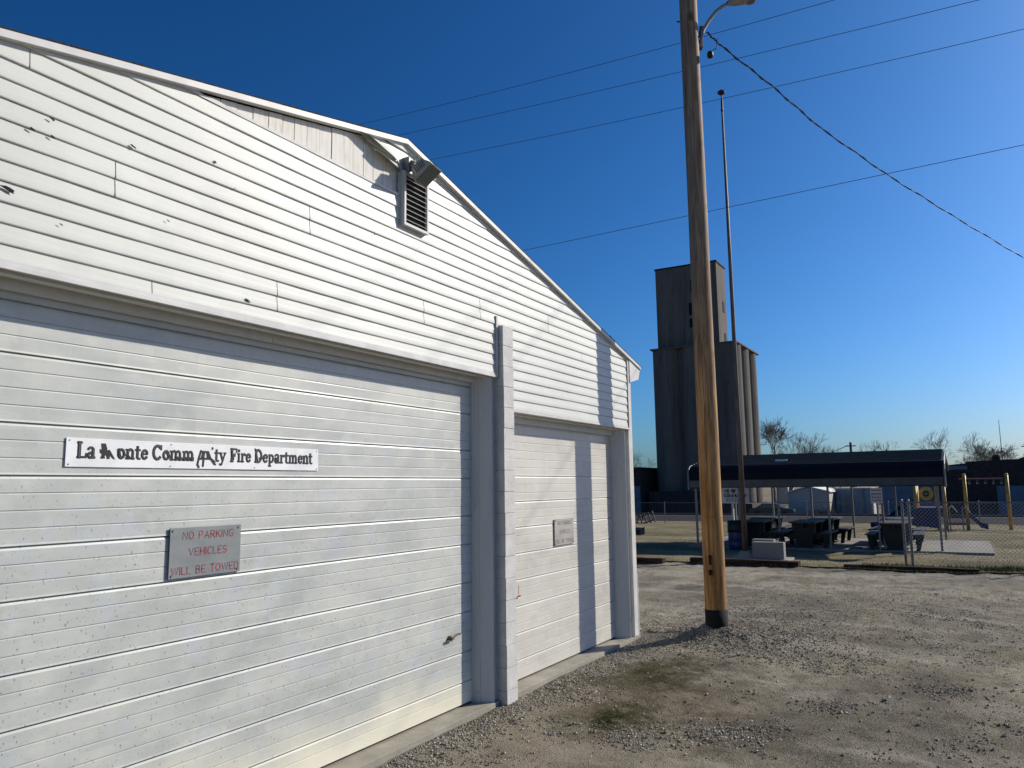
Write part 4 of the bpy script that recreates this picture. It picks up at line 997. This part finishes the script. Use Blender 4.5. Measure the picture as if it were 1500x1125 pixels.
# ------------------------------------------------------------------ bare trees
def tree_mesh(seed, h, spread, depth=7, r0=.22, up_bias=.5, twigs=3):
    rnd = random.Random(seed); trunk = MB(); crown = MB()
    def branch(p, d, L, r, lev):
        n = 3; pts = [p]; q = p.copy(); dd = d.copy()
        for i in range(n):
            dd = (dd + Vector((rnd.uniform(-1, 1), rnd.uniform(-1, 1), rnd.uniform(-.6, 1)*up_bias))*.16).normalized(); q = q+dd*L/n; pts.append(q.copy())
        mb = trunk if lev == 0 else crown
        r1 = max(r*.60, .011)
        mb.tube(pts, [r+(r1-r)*i/n for i in range(n+1)], 6 if lev < 2 else 3, cap=False)
        if lev >= depth: return
        nc = rnd.choice((2, 3)) if lev < 2 else rnd.choice((2, 3, twigs))
        for c_ in range(nc):
            a = rnd.uniform(0, 2*math.pi); tilt = rnd.uniform(.25, .75)*spread
            s = dd.orthogonal().normalized(); s.rotate(Matrix.Rotation(a, 3, dd))
            nd = (dd*math.cos(tilt)+s*math.sin(tilt)+Vector((0, 0, .12*up_bias))).normalized()
            st_ = pts[-1] if c_ == 0 or rnd.random() < .5 else pts[-2]
            branch(st_, nd, L*rnd.uniform(.66, .86), r1*rnd.uniform(.75, 1), lev+1)
    branch(Vector((0, 0, -.3)), Vector((0, 0, 1)), h*.27, r0, 0)
    return trunk, crown
protos = {}
def make_tree(kind, seed, h, spread, m, **kw):
    tk, cr_ = tree_mesh(seed, h, spread, **kw)
    r = empty("bare_tree", (0, 0, 0), "x", "tree", "bare winter trees on the skyline")
    tk.build("trunk", m, r); cr_.build("crown", m, r); protos[kind] = r; return r
P_TREES = [
 ('a', (133, 49.8), 1.0, "lone bare tree between the white building corner and the silos"), ('b', (146.0, 30.2), 1.5, "tall dense bare tree right beside the silos"),
 ('a', (147, 27.9), 1.25, "bare tree just left of the small house top"), ('c', (150, 25.8), 1.08, "bare tree standing behind the small house top"),
 ('c', (150, 21.6), .86, "bare tree first right of the small house top"), ('a', (151, 19.5), .84, "bare tree left of the far utility pole with a wide crown"),
 ('b', (152, 17.4), .78, "bare tree nearest left of the far utility pole"), ('c', (153, 13.4), .92, "upright bare tree right of the far utility pole"), ('a', (155, 11.2), .78, "low bare tree farther right of the far utility pole"),
 ('b', (157, 8.2), .74, "low bare tree over the right half of the shelter roof"), ('d', (155, 1.6), 1.12, "largest spreading bare tree right of the shelter roof"), ('d', (158, -1.4), 1.06, "bare tree above the left of the dark brick building"),
 ('b', (160, -4.1), .98, "bare tree left of the roof vent on the brick building"), ('a', (162, -6.6), .80, "low bare tree between the two roof vents"), ('c', (135, 54.5), .80, "bare tree half hidden by the white building corner")]
make_tree('a', 3, 9.4, 1.15, M_BARK); make_tree('b', 11, 9.6, .95, M_BARK, twigs=4); make_tree('c', 21, 9.6, .8, M_BARK); make_tree('d', 34, 10.0, 1.05, M_BARK, twigs=4)
used = set()
for kd, xy, s, lab in P_TREES:
    if kd not in used: r = protos[kd]; used.add(kd); r['label'] = lab; r.location = (*xy, float(gz(xy[0])))
    else: r = copy_tree(protos[kd], (*xy, float(gz(xy[0]))), random.uniform(0, 6), lab)
    s *= 1.22; r.scale = (s, s, s)
# shrubs near the shed
shb = MB()
for i in range(240):
    a = random.uniform(0, 2*math.pi); e = random.uniform(.3, 1.4); L_ = random.uniform(.6, 1.5); p = Vector((86, 12.9, -1.6)) + Vector((random.uniform(-.4, .4), random.uniform(-1.3, 1.3), 0))
    d = Vector((math.cos(a)*math.cos(e), math.sin(a)*math.cos(e), math.sin(e))); shb.tube([p, p+d*L_*.6, p+d*L_+Vector((0, 0, random.uniform(-.2, .1)))], [.03, .02, .008], 3, cap=False)
tag(shb.build("bare_shrub", M_BARKD), "dark bare shrub before the right side of the grey gabled shed", "shrub")

# ------------------------------------------------------------------ gravel stones and grass
def scatter_mesh(name, pts, sizes, tones, m, kind_label):
    base = np.array([(1,0,0),(-1,0,0),(0,1,0),(0,-1,0),(0,0,1),(0,0,-1)], float); F = np.array([(0,2,4),(2,1,4),(1,3,4),(3,0,4),(2,0,5),(1,2,5),(3,1,5),(0,3,5)])
    N = len(pts); V = base[None]*np.random.uniform(.55, 1.15, (N, 6, 3)); V[:, :, 2] *= .62
    a = np.random.uniform(0, 2*np.pi, N); c_, s_ = np.cos(a), np.sin(a)
    x = V[:, :, 0]*c_[:, None]-V[:, :, 1]*s_[:, None]; y = V[:, :, 0]*s_[:, None]+V[:, :, 1]*c_[:, None]
    V = np.stack([x, y, V[:, :, 2]], -1)*sizes[:, None, None]+pts[:, None]
    me = bpy.data.meshes.new(name); Fa = (F[None]+np.arange(N)[:, None, None]*6).reshape(-1, 3)
    me.from_pydata(V.reshape(-1, 3).tolist(), [], Fa.tolist()); me.update()
    at = me.attributes.new("tone", 'FLOAT', 'POINT'); at.data.foreach_set("value", np.repeat(tones, 6))
    me.materials.append(m); o = bpy.data.objects.new(name, me); C.objects.link(o); return o
def hz(x, y): return float(gz(x))+relief(x, y)
P = []; S = []
def addp(x, y, s):
    if x < 9.95 and y > 3.84: return
    P.append((x, y, hz(x, y)+s*.15)); S.append(s)
rng = random.Random(5)
for _ in range(26000):     # general scatter, thinned by noise
    x = 3.5+rng.random()**1.3*13; y = rng.uniform(-3.6, 4.0)
    if mn.noise(Vector((x*.7, y*.9, 2))) + rng.uniform(-.5, .5) < -.05: continue
    addp(x, y, rng.choice((.003, .004, .005, .006, .007, .010))*(1 if x < 8 else 1.3))
for _ in range(9000):      # band against the apron
    x = rng.uniform(3.5, 10.4); y = 3.86-abs(rng.gauss(0, .22)); addp(x, y, rng.choice((.006, .008, .010, .013, .017)))
for _ in range(7000):      # mound round the pole
    r = abs(rng.gauss(0, .62)); a = rng.uniform(0, 6.283); addp(10.25+r*math.cos(a), 2.94+r*math.sin(a)*1.3, rng.choice((.009, .012, .016, .022)))
for _ in range(6000):
    x = rng.uniform(9.3, 13); y = rng.gauss(3.0, .7); addp(x, y, rng.choice((.008, .010, .014)))
for _ in range(60000):     # coarse clusters
    x = 3.8+rng.random()**1.2*12; y = rng.uniform(-3.6, 3.9)
    if mn.fractal(Vector((x*.9, y*.9, 12)), .8, 2.1, 3) < .28: continue
    addp(x, y, rng.choice((.006, .008, .011, .015)))
for _ in range(1400): addp(rng.uniform(4, 15), rng.uniform(-3, 3.8), rng.uniform(.010, .024))
for (cx_, cy_) in ((6.5, 1.7), (6.3, 1.9), (7.6, 1.2), (8.6, .3), (5.9, 2.4), (6.9, 3.3)):
    for _ in range(260): addp(cx_+rng.gauss(0, .16), cy_+rng.gauss(0, .16), rng.choice((.008, .012, .018)))
P = np.array(P); S = np.array(S); T = np.clip(np.random.beta(2, 2.6, len(P)), 0, 1)
tag(scatter_mesh("loose_gravel", P, S, T, M_STONE, ""), "loose grey and tan gravel strewn over the lot", "gravel", kind='stuff')

def blades(name, specs, label):
    V = []; F = []; T = []
    for (x, y, h, tone, zz) in specs:
        a = rng.uniform(0, 6.283); b_ = rng.uniform(0, 6.283); w_ = h*.09; lean = h*rng.uniform(.1, .8); n = len(V)
        V += [(x-w_*math.cos(a), y-w_*math.sin(a), zz-.005), (x+w_*math.cos(a), y+w_*math.sin(a), zz-.005), (x+lean*math.cos(b_), y+lean*math.sin(b_), zz+h)]; F.append((n, n+1, n+2)); T += [tone]*3
    me = bpy.data.meshes.new(name); me.from_pydata(V, [], F); at = me.attributes.new("tone", 'FLOAT', 'POINT'); at.data.foreach_set("value", T)
    me.materials.append(M_GRASS); o = bpy.data.objects.new(name, me); C.objects.link(o); return tag(o, label, "grass", kind='stuff')
sp = []
for (cx_, cy_, rx, ry, n, t0, hgt) in ((7.95, 3.02, .85, .70, 30000, .50, .013), (6.30, 2.74, .55, .42, 12000, .42, .014), (6.30, 2.74, .2, .14, 2500, .15, .018), (8.7, 2.6, .6, .4, 6000, .55, .012), (6.9, 2.4, .8, .5, 5000, .6, .012), (7.2, 3.45, .7, .2, 4000, .6, .012), (9.5, 1.2, 1.6, .9, 9000, .65, .012)):
    for _ in range(n):
        x = cx_+rng.gauss(0, rx*.5); y = cy_+rng.gauss(0, ry*.5)
        if mn.noise(Vector((x*4, y*4, 1)))+.5*mn.noise(Vector((x*15, y*15, 1))) + rng.uniform(-.25, .25) < 0: continue
        sp.append((x, y, hgt*rng.uniform(.4, 1.3), min(1, max(0, t0+rng.gauss(0, .15))), hz(x, y)))
blades("grass_patch", sp, "sparse green and brown weeds growing in the gravel near the building")
sp = []
for _ in range(42000):
    x = 19.2+rng.random()**1.6*22; y = rng.uniform(-8, 14)
    if 24 < x < 29 and -.6 < y < 7.8: continue
    sp.append((x, y, rng.uniform(.02, .055), min(1, max(0, .68+.35*mn.noise(Vector((x*.4, y*.4, 0)))+rng.gauss(0, .15))), hz(x, y)+.03))
for _ in range(9000):
    x = rng.gauss(19.95, .22); y = rng.uniform(-8, 2.3); sp.append((x, y, rng.uniform(.04, .12), min(1, max(0, .22+rng.gauss(0, .15))), hz(x, y)+.02))
blades("dry_grass", sp, "short dry winter grass of the park lawn")
